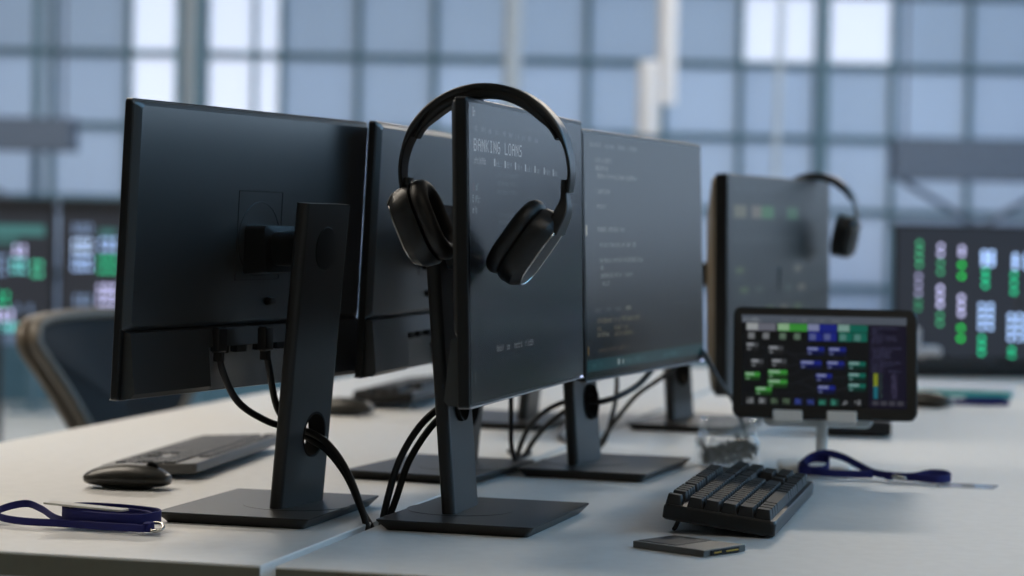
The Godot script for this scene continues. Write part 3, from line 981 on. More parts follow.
		for x2 in [q[0] + 0.06, q[1] - 0.06]:
			if absf(x2) > 3.2:
				part(g, "post", slab(Vector3(x2 - 0.05, 0, -0.05), Vector3(x2 + 0.05, DT + q[3], 0.05)), M.beam)
			else:
				part(g, "hanger_rod", slab(Vector3(x2 - 0.008, DT + q[3], -0.008), Vector3(x2 + 0.008, 6.6, 0.008)), M.beam)

func glazing(called: String, a: float, b: float, y0: float, y1: float, nc: int, nr: int, label: String, bare := false, thin := false) -> Node3D:
	var win := Node3D.new()
	win.name = called
	win.set_meta("kind", "structure")
	win.set_meta("label", label)
	add_child(win)
	var z := -WALLZ - 0.06
	var pw := (b - a) / nc
	var ph := (y1 - y0) / nr
	for c in nc:
		for r in nr:
			part(win, "pane" if bare else "blind", sheet(pw, ph), M.pane if bare else M.frost3 if thin else M["frost%d" % ((c * 5 + r * 3) % 3)], Vector3(a + (c + 0.5) * pw, y0 + (r + 0.5) * ph, z))
	for c in nc + 1: part(win, "mullion", slab(Vector3(a + c * pw - 0.026, y0, z - 0.03), Vector3(a + c * pw + 0.026, y1, z + 0.035)), M.mullion)
	for r in nr + 1: part(win, "transom", slab(Vector3(a, y0 + r * ph - 0.026, z - 0.028), Vector3(b, y0 + r * ph + 0.026, z + 0.04)), M.mullion)
	return win

const YAW := 0.2443       # desk rows run 14 degrees off the line of sight

func desk(label: String, front: Vector2, u0: float, u1: float, v0: float, v1: float) -> void:
	# front = point (x, depth) on the gap line; u along the row, v to the right of the gap
	var n := thing("desk", label, "desk", Vector3(front.x, 0, -front.y), -YAW, "white desks in the double row")
	var th := 0.024
	var top := MB.new()
	top.rbox(Vector3((v0 + v1) / 2, DT - th / 2, -(u0 + u1) / 2), Vector3(v1 - v0, th, u1 - u0), 0.003, 0.0012)
	part(n, "desk_top", top.mesh(), M.desk)
	for e in [[Vector3((v0 + v1) / 2, DT - th / 2 - 0.001, -u0 + 0.0006), Vector3(v1 - v0 - 0.002, th - 0.003, 0.0016)], [Vector3((v0 + v1) / 2, DT - th / 2 - 0.001, -u1 - 0.0006), Vector3(v1 - v0 - 0.002, th - 0.003, 0.0016)]]:
		var eb := MB.new()
		eb.rbox(e[0], e[1], 0.0005, 0.0003)
		part(n, "edge_band", eb.mesh(), M.desk_edge)
	var rail := MB.new()
	for u in [u0 + 0.14, u1 - 0.14]:
		rail.rbox(Vector3((v0 + v1) / 2, DT - th - 0.021, -u), Vector3(v1 - v0 - 0.12, 0.04, 0.05), 0.004, 0.002)
	for vv in [v0 + 0.08, v1 - 0.08]:
		rail.rbox(Vector3(vv, DT - th - 0.021, -(u0 + u1) / 2), Vector3(0.05, 0.04, u1 - u0 - 0.25), 0.004, 0.002)
	part(n, "frame", rail.mesh(), M.desk_leg)
	for u in [u0 + 0.14, u1 - 0.14]:
		for vv in [v0 + 0.08, v1 - 0.08]:
			var l := MB.new()
			l.rbox(Vector3(vv, (DT - th - 0.04) / 2, -u), Vector3(0.05, DT - th - 0.04, 0.05), 0.004, 0.002)
			part(n, "leg", l.mesh(), M.desk_leg)

func desks() -> void:
	var o := Vector2(-0.2289, 2.253)
	desk("white desk under the monitors that show their backs, near the blue lanyard and badge", o, 0.0, 1.62, -0.78, -0.007)
	desk("white desk carrying the two code monitors, black keyboard and tablet", o, 0.0, 2.3, 0.007, 0.86)
	desk("white desk beyond the seam, behind the grey keyboard", o, 1.624, 3.4, -0.78, -0.007)
	desk("white desk farther along the row, under the angled monitor with green data columns", o, 2.304, 4.6, 0.007, 1.20)
	# office chair at the left desk
	chair()

func chair() -> void:
	var n := thing("office_chair", "office chair with dark mesh back and beige rim beside the left desk", "chair", Vector3(-0.575, 0.0, -4.45), deg_to_rad(52.0))
	# backrest outline in its own plane: x across, y up; facing +z, curved
	var outl := []
	for p in [Vector2(-0.05, 0.52), Vector2(-0.09, 0.62), Vector2(-0.15, 0.72), Vector2(-0.21, 0.79), Vector2(-0.25, 0.832), Vector2(-0.225, 0.868), Vector2(-0.12, 0.879), Vector2(0.0, 0.881), Vector2(0.12, 0.879), Vector2(0.225, 0.868), Vector2(0.25, 0.832), Vector2(0.21, 0.79), Vector2(0.15, 0.72), Vector2(0.09, 0.62), Vector2(0.05, 0.52)]:
		outl.append(Vector3(p.x, p.y, 0))
	var bend := func(p: Vector3, back: float) -> Vector3:
		var lean := (p.y - 0.5) * -0.30
		return Vector3(p.x, p.y, p.x * p.x * 1.1 + lean - 0.16 + back)
	var path := curve(outl, 4, true)
	var m := MB.new()
	var pr := PackedVector3Array()
	for p in path: pr.append(bend.call(p, 0.0))
	m.tube(pr, 0.013, 10, true)
	part(n, "back_frame", m.mesh(60.0), M.chair_rim)
	m = MB.new()
	pr = PackedVector3Array()
	for p in path: pr.append(bend.call(Vector3(p.x * 0.96, (p.y - 0.7) * 0.96 + 0.7, 0), -0.045))
	m.tube(pr, 0.014, 10, true)
	part(n, "rear_frame", m.mesh(60.0), M.chair_rim)
	# mesh panel
	m = MB.new()
	var rings := []
	for q in [[0.02, 0.006], [1.0, 0.006], [1.0, -0.006], [0.02, -0.006]]:
		var ring := PackedVector3Array()
		for p in path:
			ring.append(bend.call(Vector3(p.x * q[0], (p.y - 0.7) * q[0] + 0.7, 0), q[1]))
		rings.append(ring)
	m.loft(rings, true)
	part(n, "back_mesh", m.mesh(60.0), M.mesh_cloth)
	m = MB.new()
	m.stack([[0.42, 0.44, 0.42, 0.09, 0, 0.08], [0.44, 0.49, 0.47, 0.10, 0, 0.08], [0.49, 0.49, 0.47, 0.10, 0, 0.08], [0.51, 0.45, 0.43, 0.10, 0, 0.08]], 6)
	part(n, "seat", m.mesh(50.0), M.mesh_cloth)
	m = MB.new()
	m.sweep(curve([Vector3(0, 0.42, 0.05), Vector3(0, 0.42, -0.14), Vector3(0, 0.47, -0.20), Vector3(0, 0.66, -0.225)], 5), MB.outline(0.07, 0.025, 0.008, 3), Vector3.ZERO)
	part(n, "back_support", m.mesh(50.0), M.black)
	m = MB.new()
	m.lathe([Vector2(0.03, 0.10), Vector2(0.03, 0.25), Vector2(0.018, 0.26), Vector2(0.018, 0.42)], 20, Transform3D(Basis(), Vector3(0, 0, 0.06)))
	part(n, "gas_lift", m.mesh(), M.black)
	for k in 5:
		var a := TAU * k / 5
		var d := Vector3(cos(a), 0, sin(a))
		m = MB.new()
		m.tube(PackedVector3Array([Vector3(0, 0.11, 0.06), d * 0.30 + Vector3(0, 0.075, 0.06)]), 0.018, 8)
		var leg := part(n, "leg", m.mesh(), M.black)
		m = MB.new()
		m.lathe([Vector2(0.02, -0.02), Vector2(0.028, -0.016), Vector2(0.028, 0.016), Vector2(0.02, 0.02)], 16, Transform3D(Basis(Vector3(-sin(a), 0, cos(a)), d, Vector3.UP), d * 0.30 + Vector3(0, 0.028, 0.06)))
		part(leg, "caster", m.mesh(), M.rubber)

func head_mid(x: float, y: float, d: float, yaw: float, w := 0.540) -> Vector3:
	return W(x + sin(yaw) * w / 2, y, d + cos(yaw) * w / 2)

func main_monitors() -> void:
	var deg := PI / 180.0
	var off := canvas(16, 16, Color(0, 0, 0))
	var dark := screen_mat(off, 0.1)
	var y1 := 23.1 * deg
	var y2 := 12.6 * deg
	var y3 := 13.95 * deg
	var y4 := 20.3 * deg
	var y5 := 23.0 * deg
	monitor("monitor showing its dark back and wide flat stand, beside the small mouse and lanyard", W(-0.238, 0, 2.647), head_mid(-0.4150, 0.1412, 2.4407, y1), -PI / 2 - y1, -PI / 2 - 15 * deg, 2.5 * deg, dark, {"nub": -0.03, "hole_x": -0.012})
	monitor("monitor showing its back, half hidden behind the headphones, next to the other turned-away monitor", W(-0.060, 0, 3.10), head_mid(-0.190, 0.1405, 2.87, y2), -PI / 2 - y2, -PI / 2 - 20 * deg, 2.3 * deg, dark)
	monitor("monitor showing its back, almost wholly hidden behind the console monitor", W(0.03, 0, 3.90), head_mid(-0.105, 0.14, 3.63, y2), -PI / 2 - y2, -PI / 2 - 16 * deg, 2.3 * deg, dark)
	monitor("monitor with headphones hung over its top corner and a large heading on its dark screen", W(-0.053, 0, 2.63), head_mid(-0.0405, 0.1452, 2.363, y3), PI / 2 - y3, PI / 2 - 16 * deg, 1.63 * deg, screen_mat(picture_console(), 0.42, 0.25, 0.5), {"hole": 0.125, "t": 0.0125})
	monitor("monitor with a code editor and teal status bar at the foot of its screen", W(0.103, 0, 3.19), head_mid(0.0931, 0.1377, 2.9072, y4), PI / 2 - y4, PI / 2 - 18 * deg, 2.2 * deg, screen_mat(picture_editor(), 0.6, 0.25, 0.5), {"hole_x": 0.017})
	monitor("monitor with a thick bronze-grey back and dim status board, behind the tablet", W(0.285, 0, 3.93), head_mid(0.345, 0.063, 3.76, y5, 0.61), PI / 2 - y5, PI / 2 - 20 * deg, 1.0 * deg, screen_mat(picture_status(), 0.55, 0.34), {"thick": true, "cover": M.bronze, "column": 0.30, "t": 0.02, "w": 0.61, "h": 0.356})
	# headphones over the near top corner of the console monitor, and a pair on the far corner of the status monitor
	var w := Vector3(sin(y3), 0, -cos(y3))
	var hx := Vector3(cos(y3), 0, sin(y3))
	var at := W(-0.0405 + sin(y3) * 0.066, 0.4605, 2.363 + cos(y3) * 0.066) - hx * 0.004
	headphones("black over-ear headphones hung over the corner of the console monitor", Transform3D(Basis(hx, Vector3.UP, -w), at), [Vector3(-0.066, -0.130, 0), Vector3(0.90, 0.40, 0)], [Vector3(0.042, -0.148, 0), Vector3(-0.80, 0.56, 0)])
	w = Vector3(sin(y5), 0, -cos(y5))
	hx = Vector3(cos(y5), 0, sin(y5))
	at = W(0.345 + sin(y5) * 0.54, 0.421, 3.76 + cos(y5) * 0.54) - hx * 0.012
	headphones("black headphones hung on the thick monitor with the dim status board", Transform3D(Basis(hx * 0.86, Vector3.UP * 0.86, -w * 0.86), at), [Vector3(-0.062, -0.118, 0), Vector3(0.97, 0.22, 0)], [Vector3(0.064, -0.118, 0), Vector3(-0.97, 0.18, 0)])

func far_displays() -> void:
	var cy := Color(0.45, 0.85, 0.85)
	var lb := Color(0.65, 0.78, 0.98)
	var gr := Color(0.06, 0.78, 0.28)
	var tg := Color(0.08, 0.72, 0.50)
	var li := Color(0.75, 0.75, 0.92)
	var dg := Color(0.20, 0.55, 0.38)
	# angled monitor on the far desk
	var img := picture_racks([
		[0.075, 0.09, 0.115, 0.30, dg, 5], [0.075, 0.33, 0.11, 0.52, li.darkened(0.3), 4], [0.075, 0.53, 0.11, 0.62, dg.darkened(0.2), 2],
		[0.165, 0.11, 0.205, 0.22, li.darkened(0.1), 3], [0.165, 0.23, 0.205, 0.36, dg, 3], [0.165, 0.42, 0.205, 0.60, li, 4], [0.165, 0.62, 0.205, 0.74, dg, 3],
		[0.25, 0.13, 0.30, 0.21, li.darkened(0.1), 2], [0.25, 0.23, 0.30, 0.40, gr, 3], [0.25, 0.49, 0.30, 0.66, li, 4], [0.25, 0.70, 0.30, 0.86, gr, 3],
		[0.355, 0.16, 0.42, 0.28, lb, 4], [0.355, 0.29, 0.40, 0.45, tg, 4], [0.345, 0.55, 0.42, 0.76, lb, 5], [0.345, 0.79, 0.385, 0.95, tg, 4],
		[0.48, 0.18, 0.58, 0.30, lb, 4], [0.47, 0.31, 0.53, 0.50, tg, 4], [0.47, 0.62, 0.58, 0.84, lb, 5], [0.47, 0.88, 0.52, 0.97, tg, 2],
		[0.63, 0.2, 0.70, 0.34, lb, 4], [0.63, 0.36, 0.70, 0.55, tg, 4], [0.63, 0.65, 0.72, 0.86, lb, 5], [0.8, 0.25, 0.9, 0.4, gr, 4], [0.8, 0.5, 0.9, 0.7, lb, 4]], 640, 380)
	var y := deg_to_rad(80.0)
	monitor("large monitor with columns of green and pale blue blocks on the far desk", W(1.225, 0, 5.78), head_mid(0.93, 0.004, 5.72, y, 0.61) + Vector3(0, 0.004, 0), PI / 2 - y, PI / 2 - y, 0.03, screen_mat(img, 4.0, 0.4), {"w": 0.61, "h": 0.338, "thick": true, "column": 0.22, "t": 0.016})
	# two displays on floor stands far to the left
	var a := picture_racks([
		[0.25, 0.10, 0.95, 0.19, cy.darkened(0.25), 1], [0.30, 0.20, 0.72, 0.27, cy.darkened(0.4), 1], [0.68, 0.27, 0.80, 0.37, li, 2], [0.66, 0.38, 0.80, 0.52, cy.darkened(0.1), 3], [0.84, 0.38, 0.94, 0.56, tg.lightened(0.2), 3], [0.46, 0.34, 0.64, 0.54, lb.darkened(0.35), 4],
		[0.54, 0.66, 0.66, 0.80, tg, 3], [0.52, 0.82, 0.70, 0.92, li, 2], [0.40, 0.66, 0.52, 0.76, lb.darkened(0.3), 2], [0.70, 0.78, 0.75, 0.84, lb.darkened(0.5), 1], [0.81, 0.78, 0.86, 0.84, lb.darkened(0.5), 1], [0.60, 0.94, 0.74, 1.0, cy.darkened(0.2), 1]], 480, 300)
	var b := picture_racks([
		[0.09, 0.08, 0.28, 0.17, lb.darkened(0.45), 2], [0.09, 0.20, 0.28, 0.34, lb.lightened(0.2), 3], [0.09, 0.35, 0.28, 0.49, lb.darkened(0.05), 3], [0.11, 0.68, 0.28, 0.78, lb.darkened(0.4), 2], [0.08, 0.85, 0.14, 0.92, lb.darkened(0.5), 1], [0.20, 0.93, 0.26, 0.99, lb.darkened(0.5), 1],
		[0.34, 0.12, 0.50, 0.18, cy.darkened(0.3), 1], [0.34, 0.19, 0.52, 0.32, lb, 3], [0.33, 0.33, 0.52, 0.52, tg, 3], [0.33, 0.58, 0.52, 0.78, li, 4], [0.33, 0.80, 0.52, 0.99, tg, 3], [0.62, 0.1, 0.9, 0.5, lb.darkened(0.4), 4]], 480, 300)
	var k := 0
	for q in [[-66.0, 60.0, a, "far display with teal bars on a floor stand by the left windows"], [63.0, 180.0, b, "far display with pale blue and green blocks, half hidden by the nearest monitor back"]]:
		var d := 8.0
		var xa: float = (q[0] - 512.0) / 2360.0 * d - 0.02
		var xb: float = (q[1] - 512.0) / 2360.0 * d - 0.02
		var n := thing("display_stand", q[3], "display", Vector3((xa + xb) / 2, 0, -d), 0.0)
		var ww := xb - xa - 0.01
		part(n, "cabinet", slab(Vector3(-ww / 2, DT - 0.075, -0.06), Vector3(ww / 2, DT + 0.385, 0)), M.cabinet)
		var qm := QuadMesh.new()
		qm.size = Vector2(ww - 0.02, 0.40)
		part(n, "screen", qm, screen_mat(q[2], 3.6, 0.4), Vector3(0, DT + 0.135, 0.002))
		part(n, "post", slab(Vector3(-0.03, 0.03, -0.05), Vector3(0.03, DT - 0.075, -0.01)), M.cabinet)
		part(n, "foot", slab(Vector3(-0.15, 0, -0.2), Vector3(0.15, 0.03, 0.2)), M.cabinet)
		k += 1

func desk_things() -> void:
	var deg := PI / 180.0
	keyboard("black mechanical keyboard on raised feet beside the solid state drive", W(0.2725, 0.0, 2.735), PI / 2 - 12.8 * deg, "mechanical")
	keyboard("slim grey keyboard with dark keys beside the small mouse", W(-0.425, 0.0, 3.20), -PI / 2 - 9 * deg, "slim")
	keyboard("dark keyboard seen under the half hidden monitor, next to a dark mouse", W(-0.185, 0.0, 4.36), -PI / 2 - 12 * deg, "mechanical")
	keyboard("black keyboard before the large monitor with green columns", W(1.05, 0.0, 5.42), 8 * deg, "mechanical")
	mouse("glossy dark mouse beside the slim grey keyboard and blue lanyard", W(-0.466, 0.0, 2.88), -PI / 2 - 6 * deg)
	mouse("dark mouse seen behind the flat stand with the cable hole", W(-0.285, 0.0, 4.02), -PI / 2 - 10 * deg)
	tablet()
	jar()
	drive()
	lanyards()
	far_things()

func tablet() -> void:
	var c := W(0.428, 0.075, 3.2)
	var n := thing("tablet", "black tablet with a node graph of green, blue and teal boxes on white stand", "tablet", c, deg_to_rad(-4.0))
	var tilt := deg_to_rad(-14.0)
	n.rotation = Vector3(tilt, deg_to_rad(-4.0), 0)
	var m := MB.new()
	m.rbox(Vector3(0, 0.076, 0), Vector3(0.250, 0.008, 0.154), 0.012, 0.002, 5, Basis(Vector3.RIGHT, PI / 2))
	part(n, "body", m.mesh(), M.gloss)
	var q := QuadMesh.new()
	q.size = Vector2(0.224, 0.126)
	part(n, "screen", q, screen_mat(picture_graph(), 0.66, 0.2), Vector3(-0.002, 0.0785, 0.0046))
	var s := thing("tablet_stand", "white tablet stand with two lips, round column and flat base", "stand", W(0.422, 0, 3.225), deg_to_rad(-4.0))
	m = MB.new()
	m.stack([[0, 0.094, 0.10, 0.02], [0.002, 0.098, 0.104, 0.02], [0.010, 0.098, 0.104, 0.02], [0.013, 0.092, 0.098, 0.02]], 5)
	part(s, "base", m.mesh(), M.white, Vector3(-0.004, 0, 0))
	m = MB.new()
	m.lathe([Vector2(0.008, 0.012), Vector2(0.008, 0.085)], 16)
	part(s, "column", m.mesh(), M.white, Vector3(0.006, 0, 0))
	m = MB.new()
	m.rbox(Vector3(0, 0.070, -0.006), Vector3(0.15, 0.006, 0.10), 0.01, 0.002, 3, Basis(Vector3.RIGHT, PI / 2 + tilt))
	part(s, "back_plate", m.mesh(), M.white, Vector3(0, 0.04, -0.004))
	for x in [-0.043, 0.030]:
		m = MB.new()
		m.rbox(Vector3(x, 0.079, 0.036), Vector3(0.040, 0.016, 0.004), 0.006, 0.0015, 4, Basis(Vector3.RIGHT, PI / 2 + tilt) * Basis(Vector3.RIGHT, -PI / 2))
		m.rbox(Vector3(x, 0.0715, 0.015), Vector3(0.036, 0.004, 0.044), 0.004, 0.001, 3)
		part(s, "lip", m.mesh(), M.white)

func jar() -> void:
	var n := thing("screw_jar", "square clear jar of dark screws with a ribbed clear lid", "jar", W(0.303, 0, 3.27), 0.1)
	var m := MB.new()
	var rings := []
	for q in [[0.0, 0.070], [0.003, 0.082], [0.036, 0.083], [0.044, 0.074], [0.048, 0.070], [0.048, 0.066], [0.044, 0.070], [0.036, 0.079], [0.005, 0.078], [0.003, 0.068]]:
		var ring := PackedVector3Array()
		for p in MB.outline(q[1], q[1], 0.016, 5): ring.append(Vector3(p.x, q[0], p.y))
		rings.append(ring)
	m.loft(rings)
	part(n, "jar_body", m.mesh(), M.glass)
	m = MB.new()
	rings = []
	for q in [[0.0465, 0.074], [0.0465, 0.075], [0.067, 0.073], [0.070, 0.066], [0.068, 0.062], [0.065, 0.070], [0.047, 0.071]]:
		var ring := PackedVector3Array()
		var i := 0
		for p in MB.outline(q[1], q[1], 0.018, 9):
			ring.append(Vector3(p.x, q[0], p.y) * Vector3(1.0 - 0.012 * (i % 2), 1, 1.0 - 0.012 * (i % 2)))
			i += 1
		rings.append(ring)
	m.loft(rings)
	part(n, "lid", m.mesh(), M.glass)
	# the screws: a heap nobody could count
	m = MB.new()
	for k in 240:
		var p := Vector3(rng.randf_range(-0.034, 0.034), 0, rng.randf_range(-0.034, 0.034))
		p.y = rng.randf_range(0.008, 0.031 + 0.007 * sin(p.x * 90.0))
		var b := Basis.from_euler(Vector3(rng.randf_range(-1.4, 1.4), rng.randf() * TAU, rng.randf_range(-1.4, 1.4)))
		m.lathe([Vector2(0.0012, -0.006), Vector2(0.0012, 0.004), Vector2(0.0028, 0.004), Vector2(0.0028, 0.0055)], 7, Transform3D(b, p))
	var o := part(self, "screws", m.mesh(), M.rubber, n.position)
	o.rotation.y = 0.1
	tag(o, "heap of small dark screws lying inside the clear jar", "screws", "", "stuff")

func drive() -> void:
	# a 100 x 70 x 7 mm drive, connector end toward the lower right
	var n := thing("solid_state_drive", "flat grey solid state drive lying before the black keyboard", "drive", W(0.1875, 0, 2.425), deg_to_rad(-43.0))
	var m := MB.new()
	m.rbox(Vector3(0, 0.0035, 0), Vector3(0.094, 0.007, 0.070), 0.002, 0.0006)
	part(n, "case", m.mesh(), M.ssd)
	m = MB.new()
	m.rbox(Vector3(-0.020, 0.00725, -0.002), Vector3(0.05, 0.0006, 0.060), 0.001, 0.0002)
	part(n, "sticker", m.mesh(), M.ssd_dark)
	m = MB.new()
	m.rbox(Vector3(0.0455, 0.0034, 0.001), Vector3(0.006, 0.0052, 0.046), 0.0006, 0.0003)
	part(n, "connector", m.mesh(), M.rubber)
	for q in [[-0.010, 0.020], [0.014, 0.012]]:
		m = MB.new()
		m.rbox(Vector3(0.0487, 0.0036, q[0]), Vector3(0.0008, 0.0015, q[1]), 0.0002, 0.0001)
		part(n, "contacts", m.mesh(), M.gold)

func lanyards() -> void:
	# left: folded navy ribbon with a clip, a badge laid in its folds
	var n := thing("lanyard", "navy blue lanyard folded round a pale card beside the mouse", "lanyard", W(-0.43, 0.0075, 2.50), deg_to_rad(-14.0))
	var m := MB.new()
	ribbon(m, [Vector3(0.062, 0.0, 0.036), Vector3(0.02, 0.0, 0.034), Vector3(-0.04, -0.001, 0.022), Vector3(-0.085, -0.001, 0.020), Vector3(-0.115, 0.001, 0.010), Vector3(-0.128, 0.005, -0.020), Vector3(-0.112, 0.009, -0.046), Vector3(-0.085, 0.006, -0.030), Vector3(-0.050, 0.001, 0.004), Vector3(0.0, -0.001, 0.028), Vector3(0.05, 0.0, 0.028)], 0.008, 0.0018)
	part(n, "ribbon", m.mesh(60.0), M.navy)
	m = MB.new()
	ribbon(m, [Vector3(0.055, 0.008, -0.020), Vector3(0.064, 0.008, 0.004), Vector3(0.048, 0.007, 0.026), Vector3(0.0, 0.007, 0.024), Vector3(-0.036, 0.008, 0.014), Vector3(-0.048, 0.009, -0.010), Vector3(-0.036, 0.009, -0.032), Vector3(0.0, 0.009, -0.034), Vector3(0.038, 0.008, -0.030)], 0.013, 0.0024, true)
	part(n, "loop", m.mesh(60.0), M.navy)
	m = MB.new()
	ribbon(m, [Vector3(0.048, 0.006, -0.012), Vector3(0.056, 0.006, 0.006), Vector3(0.042, 0.005, 0.019), Vector3(0.0, 0.005, 0.016), Vector3(-0.032, 0.006, 0.006), Vector3(-0.040, 0.007, -0.008), Vector3(-0.030, 0.007, -0.025), Vector3(0.0, 0.007, -0.026), Vector3(0.034, 0.006, -0.022)], 0.012, 0.0024, true)
	part(n, "loop", m.mesh(60.0), M.navy)
	m = MB.new()
	m.tube(curve([Vector3(0.066, 0.004, 0.020), Vector3(0.076, 0.004, 0.022), Vector3(0.080, 0.0, 0.030), Vector3(0.072, -0.002, 0.036), Vector3(0.066, 0.0, 0.028)], 5, true), 0.0018, 8, true)
	part(n, "metal_clip", m.mesh(60.0), M.chrome)
	m = MB.new()
	m.rbox(Vector3(0.064, 0.001, 0.028), Vector3(0.010, 0.010, 0.010), 0.002, 0.001)
	part(n, "clip_strap", m.mesh(), M.navy)
	var c := thing("badge_card", "pale plastic badge card resting in the folds of the navy lanyard", "badge", W(-0.448, 0.0235, 2.50), deg_to_rad(-10.0))
	m = MB.new()
	m.rbox(Vector3.ZERO, Vector3(0.086, 0.0022, 0.034), 0.004, 0.0003, 3, Basis(Vector3(0, 0, 1), -0.06) * Basis(Vector3.RIGHT, -0.07))
	part(c, "card", m.mesh(), M.card)
	# right: navy lanyard with open loops, clip and clear badge holder
	n = thing("lanyard", "navy blue lanyard in two open loops before the tablet stand", "lanyard", W(0.470, 0.0075, 3.145), deg_to_rad(-22.0))
	n.scale = Vector3.ONE * 0.9
	m = MB.new()
	ribbon(m, [Vector3(0.02, 0.0, 0.006), Vector3(-0.015, 0.0, 0.020), Vector3(-0.055, 0.001, 0.026), Vector3(-0.082, 0.006, 0.010), Vector3(-0.084, 0.016, -0.014), Vector3(-0.064, 0.024, -0.030), Vector3(-0.036, 0.020, -0.030), Vector3(-0.006, 0.010, -0.016), Vector3(0.020, 0.002, -0.002), Vector3(0.05, 0.0, 0.006), Vector3(0.078, 0.0, 0.0), Vector3(0.100, 0.004, -0.022), Vector3(0.124, 0.004, -0.020), Vector3(0.134, 0.001, 0.004), Vector3(0.118, 0.0, 0.024), Vector3(0.096, 0.0, 0.018), Vector3(0.080, 0.0, 0.012), Vector3(0.04, 0.001, 0.014)], 0.011, 0.003)
	part(n, "ribbon", m.mesh(60.0), M.navy)
	m = MB.new()
	ribbon(m, [Vector3(-0.092, 0.004, 0.006), Vector3(-0.078, 0.002, 0.024), Vector3(-0.052, 0.003, 0.008), Vector3(-0.054, 0.016, -0.016), Vector3(-0.080, 0.016, -0.020)], 0.013, 0.0026, true)
	part(n, "loop", m.mesh(60.0), M.navy)
	m = MB.new()
	m.tube(curve([Vector3(0.052, 0.0, 0.022), Vector3(0.064, 0.002, 0.030), Vector3(0.074, -0.001, 0.026), Vector3(0.064, -0.003, 0.018)], 5, true), 0.0022, 8, true)
	part(n, "metal_clip", m.mesh(60.0), M.chrome)
	m = MB.new()
	m.rbox(Vector3(0.048, 0.001, 0.020), Vector3(0.012, 0.012, 0.008), 0.002, 0.001)
	part(n, "clip_strap", m.mesh(), M.navy)
	var b := thing("badge_holder", "clear flat badge holder lying beside the open lanyard loops", "badge holder", W(0.600, 0.001, 3.075), deg_to_rad(-20.0))
	m = MB.new()
	m.rbox(Vector3.ZERO, Vector3(0.075, 0.0016, 0.05), 0.004, 0.0005, 3)
	part(b, "sleeve", m.mesh(), M.glass)

func far_things() -> void:
	var n := thing("notebook", "white notebook with a teal edge on the far desk", "notebook", W(0.91, 0, 4.86), deg_to_rad(-14.0))
	part(n, "pages", slab(Vector3(-0.14, 0, -0.10), Vector3(0.12, 0.012, 0.10)), M.paper)
	part(n, "cover", slab(Vector3(-0.145, 0.012, -0.105), Vector3(0.125, 0.016, 0.105), 0.001), M.paper)
	part(n, "spine", slab(Vector3(-0.145, 0.0, 0.10), Vector3(0.125, 0.012, 0.106), 0.001), M.teal)
	n = mouse("dark mouse beyond the tablet beside the second navy lanyard", W(0.785, 0, 4.45), deg_to_rad(60.0))
	n = thing("lanyard", "small navy lanyard bundle on the far desk near the notebook", "lanyard", W(0.885, 0.006, 4.52), deg_to_rad(-8.0))
	var m := MB.new()
	ribbon(m, [Vector3(-0.06, 0, 0.004), Vector3(0.0, 0.001, 0.01), Vector3(0.05, 0.002, 0.012), Vector3(0.07, 0.002, -0.004), Vector3(0.03, 0.004, -0.014), Vector3(-0.01, 0.004, -0.006), Vector3(0.03, 0.006, 0.010), Vector3(0.06, 0.006, 0.002)], 0.012, 0.003)
	part(n, "ribbon", m.mesh(60.0), M.navy)
	n = thing("paper_stack", "stack of white papers standing behind the tablet", "papers", W(0.965, 0, 5.575), deg_to_rad(-6.0))
	part(n, "papers", slab(Vector3(-0.05, 0, -0.05), Vector3(0.0, 0.105, 0.05)), M.paper)
	part(n, "folder", slab(Vector3(0.002, 0, -0.05), Vector3(0.05, 0.06, 0.05)), M.paper)
	n = thing("black_box", "flat black device lying under the edge of the tablet", "device", W(0.565, 0, 3.83), deg_to_rad(-8.0))
	part(n, "case", slab(Vector3(-0.062, 0.002, -0.05), Vector3(0.055, 0.026, 0.05)), M.black)
	part(n, "rubber_foot", slab(Vector3(-0.05, 0.0, -0.04), Vector3(0.045, 0.003, 0.04), 0.001), M.rubber)

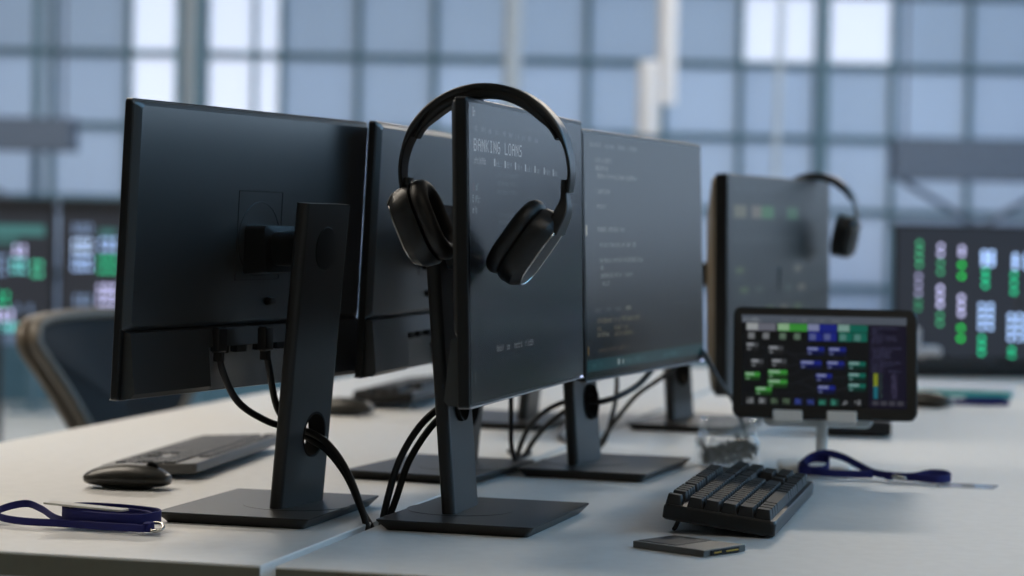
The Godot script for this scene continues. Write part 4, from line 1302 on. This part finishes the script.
func cables() -> void:
	# first monitor: two leads from the sockets, through the hole, into the gap between the desks
	cable("black cable drooping from the nearest monitor back through the stand hole into the gap", [W(-0.322, 0.190, 2.60), W(-0.318, 0.165, 2.60), W(-0.302, 0.128, 2.62), W(-0.272, 0.104, 2.655), W(-0.246, 0.097, 2.665), W(-0.226, 0.093, 2.655), W(-0.204, 0.082, 2.642), W(-0.183, 0.057, 2.628), W(-0.165, 0.022, 2.605), W(-0.151, -0.02, 2.572), W(-0.151, -0.10, 2.572)], 0.004)
	cable("second black cable behind the flat column, through its hole into the gap", [W(-0.276, 0.190, 2.65), W(-0.272, 0.165, 2.655), W(-0.264, 0.120, 2.67), W(-0.246, 0.094, 2.674), W(-0.226, 0.085, 2.664), W(-0.204, 0.072, 2.653), W(-0.181, 0.045, 2.640), W(-0.162, 0.010, 2.615), W(-0.1465, -0.02, 2.590), W(-0.1465, -0.10, 2.590)], 0.004)
	for q in [[-0.322, 0.198, 2.60, "black cable plug in the left socket of the nearest monitor back"], [-0.276, 0.198, 2.65, "black cable plug in the right socket, beside the flat column"]]:
		var n := thing("cable_plug", q[3], "plug", W(q[0], q[1], q[2]), -PI / 2 - 0.4)
		part(n, "shell", box_mesh(Vector3(0.020, 0.028, 0.012), 0.003, 0.002), M.cable)
		part(n, "collar", box_mesh(Vector3(0.012, 0.012, 0.009), 0.002, 0.001), M.rubber, Vector3(0, -0.018, 0))
	# console monitor: two leads bow out of the column's hole and drop into the gap
	cable("black cable bowing out left of the console monitor column down into the gap", [W(-0.045, 0.135, 2.65), W(-0.070, 0.130, 2.63), W(-0.096, 0.110, 2.61), W(-0.118, 0.075, 2.60), W(-0.131, 0.035, 2.60), W(-0.1405, -0.02, 2.60), W(-0.1405, -0.10, 2.60)], 0.004)
	cable("second black cable bowing beside it from the console monitor column", [W(-0.045, 0.130, 2.67), W(-0.066, 0.122, 2.65), W(-0.088, 0.103, 2.63), W(-0.110, 0.068, 2.615), W(-0.122, 0.032, 2.61), W(-0.136, -0.02, 2.615), W(-0.136, -0.10, 2.615)], 0.004)
	# code editor monitor
	cable("black cable from the code monitor column curving down to the left", [W(0.115, 0.10, 3.22), W(0.085, 0.094, 3.22), W(0.05, 0.075, 3.25), W(0.025, 0.045, 3.28), W(0.012, 0.004, 3.30), W(0.03, 0.004, 3.38)], 0.0036)
	cable("second black cable left of the code monitor column", [W(0.115, 0.09, 3.24), W(0.083, 0.080, 3.24), W(0.055, 0.056, 3.27), W(0.034, 0.028, 3.30), W(0.02, 0.004, 3.33), W(0.0, 0.004, 3.40)], 0.0036)
	cable("thick dark cable looping right under the code monitor from its column hole", [W(0.085, 0.09, 3.225), W(0.104, 0.089, 3.215), W(0.126, 0.092, 3.215), W(0.150, 0.099, 3.23), W(0.178, 0.112, 3.27), W(0.200, 0.133, 3.31), W(0.220, 0.160, 3.34)], 0.0042)
	cable("dark cable hanging under the code monitor toward the angled stand", [W(0.122, 0.12, 3.26), W(0.145, 0.14, 3.34), W(0.155, 0.10, 3.42), W(0.15, 0.05, 3.46), W(0.135, 0.0035, 3.50), W(0.10, 0.0035, 3.66), W(0.12, 0.0035, 3.85)], 0.0034)
	cable("dark cable crossing behind the code monitor down to the desk", [W(0.26, 0.15, 3.45), W(0.225, 0.115, 3.44), W(0.185, 0.085, 3.44), W(0.155, 0.045, 3.46), W(0.125, 0.0035, 3.49), W(0.08, 0.0035, 3.62), W(0.09, 0.0035, 3.85)], 0.0034)
	cable("dark cable hanging from the far corner of the code monitor", [W(0.245, 0.168, 3.40), W(0.275, 0.155, 3.40), W(0.300, 0.115, 3.42), W(0.33, 0.075, 3.46), W(0.35, 0.03, 3.50), W(0.36, 0.004, 3.54)], 0.0034)
	# half hidden monitor: lead hanging behind the console monitor column
	cable("thin dark cable hanging behind the console monitor base", [W(-0.010, 0.150, 3.10), W(0.0, 0.12, 3.12), W(0.002, 0.075, 3.14), W(0.004, 0.03, 3.16), W(0.018, 0.004, 3.20), W(0.06, 0.004, 3.24)], 0.0032)
	cable("thin cable loop hanging from the half hidden monitor over the desk", [W(-0.100, 0.18, 2.98), W(-0.095, 0.145, 3.0), W(-0.083, 0.13, 3.02), W(-0.068, 0.135, 3.04), W(-0.055, 0.12, 3.06)], 0.0028)
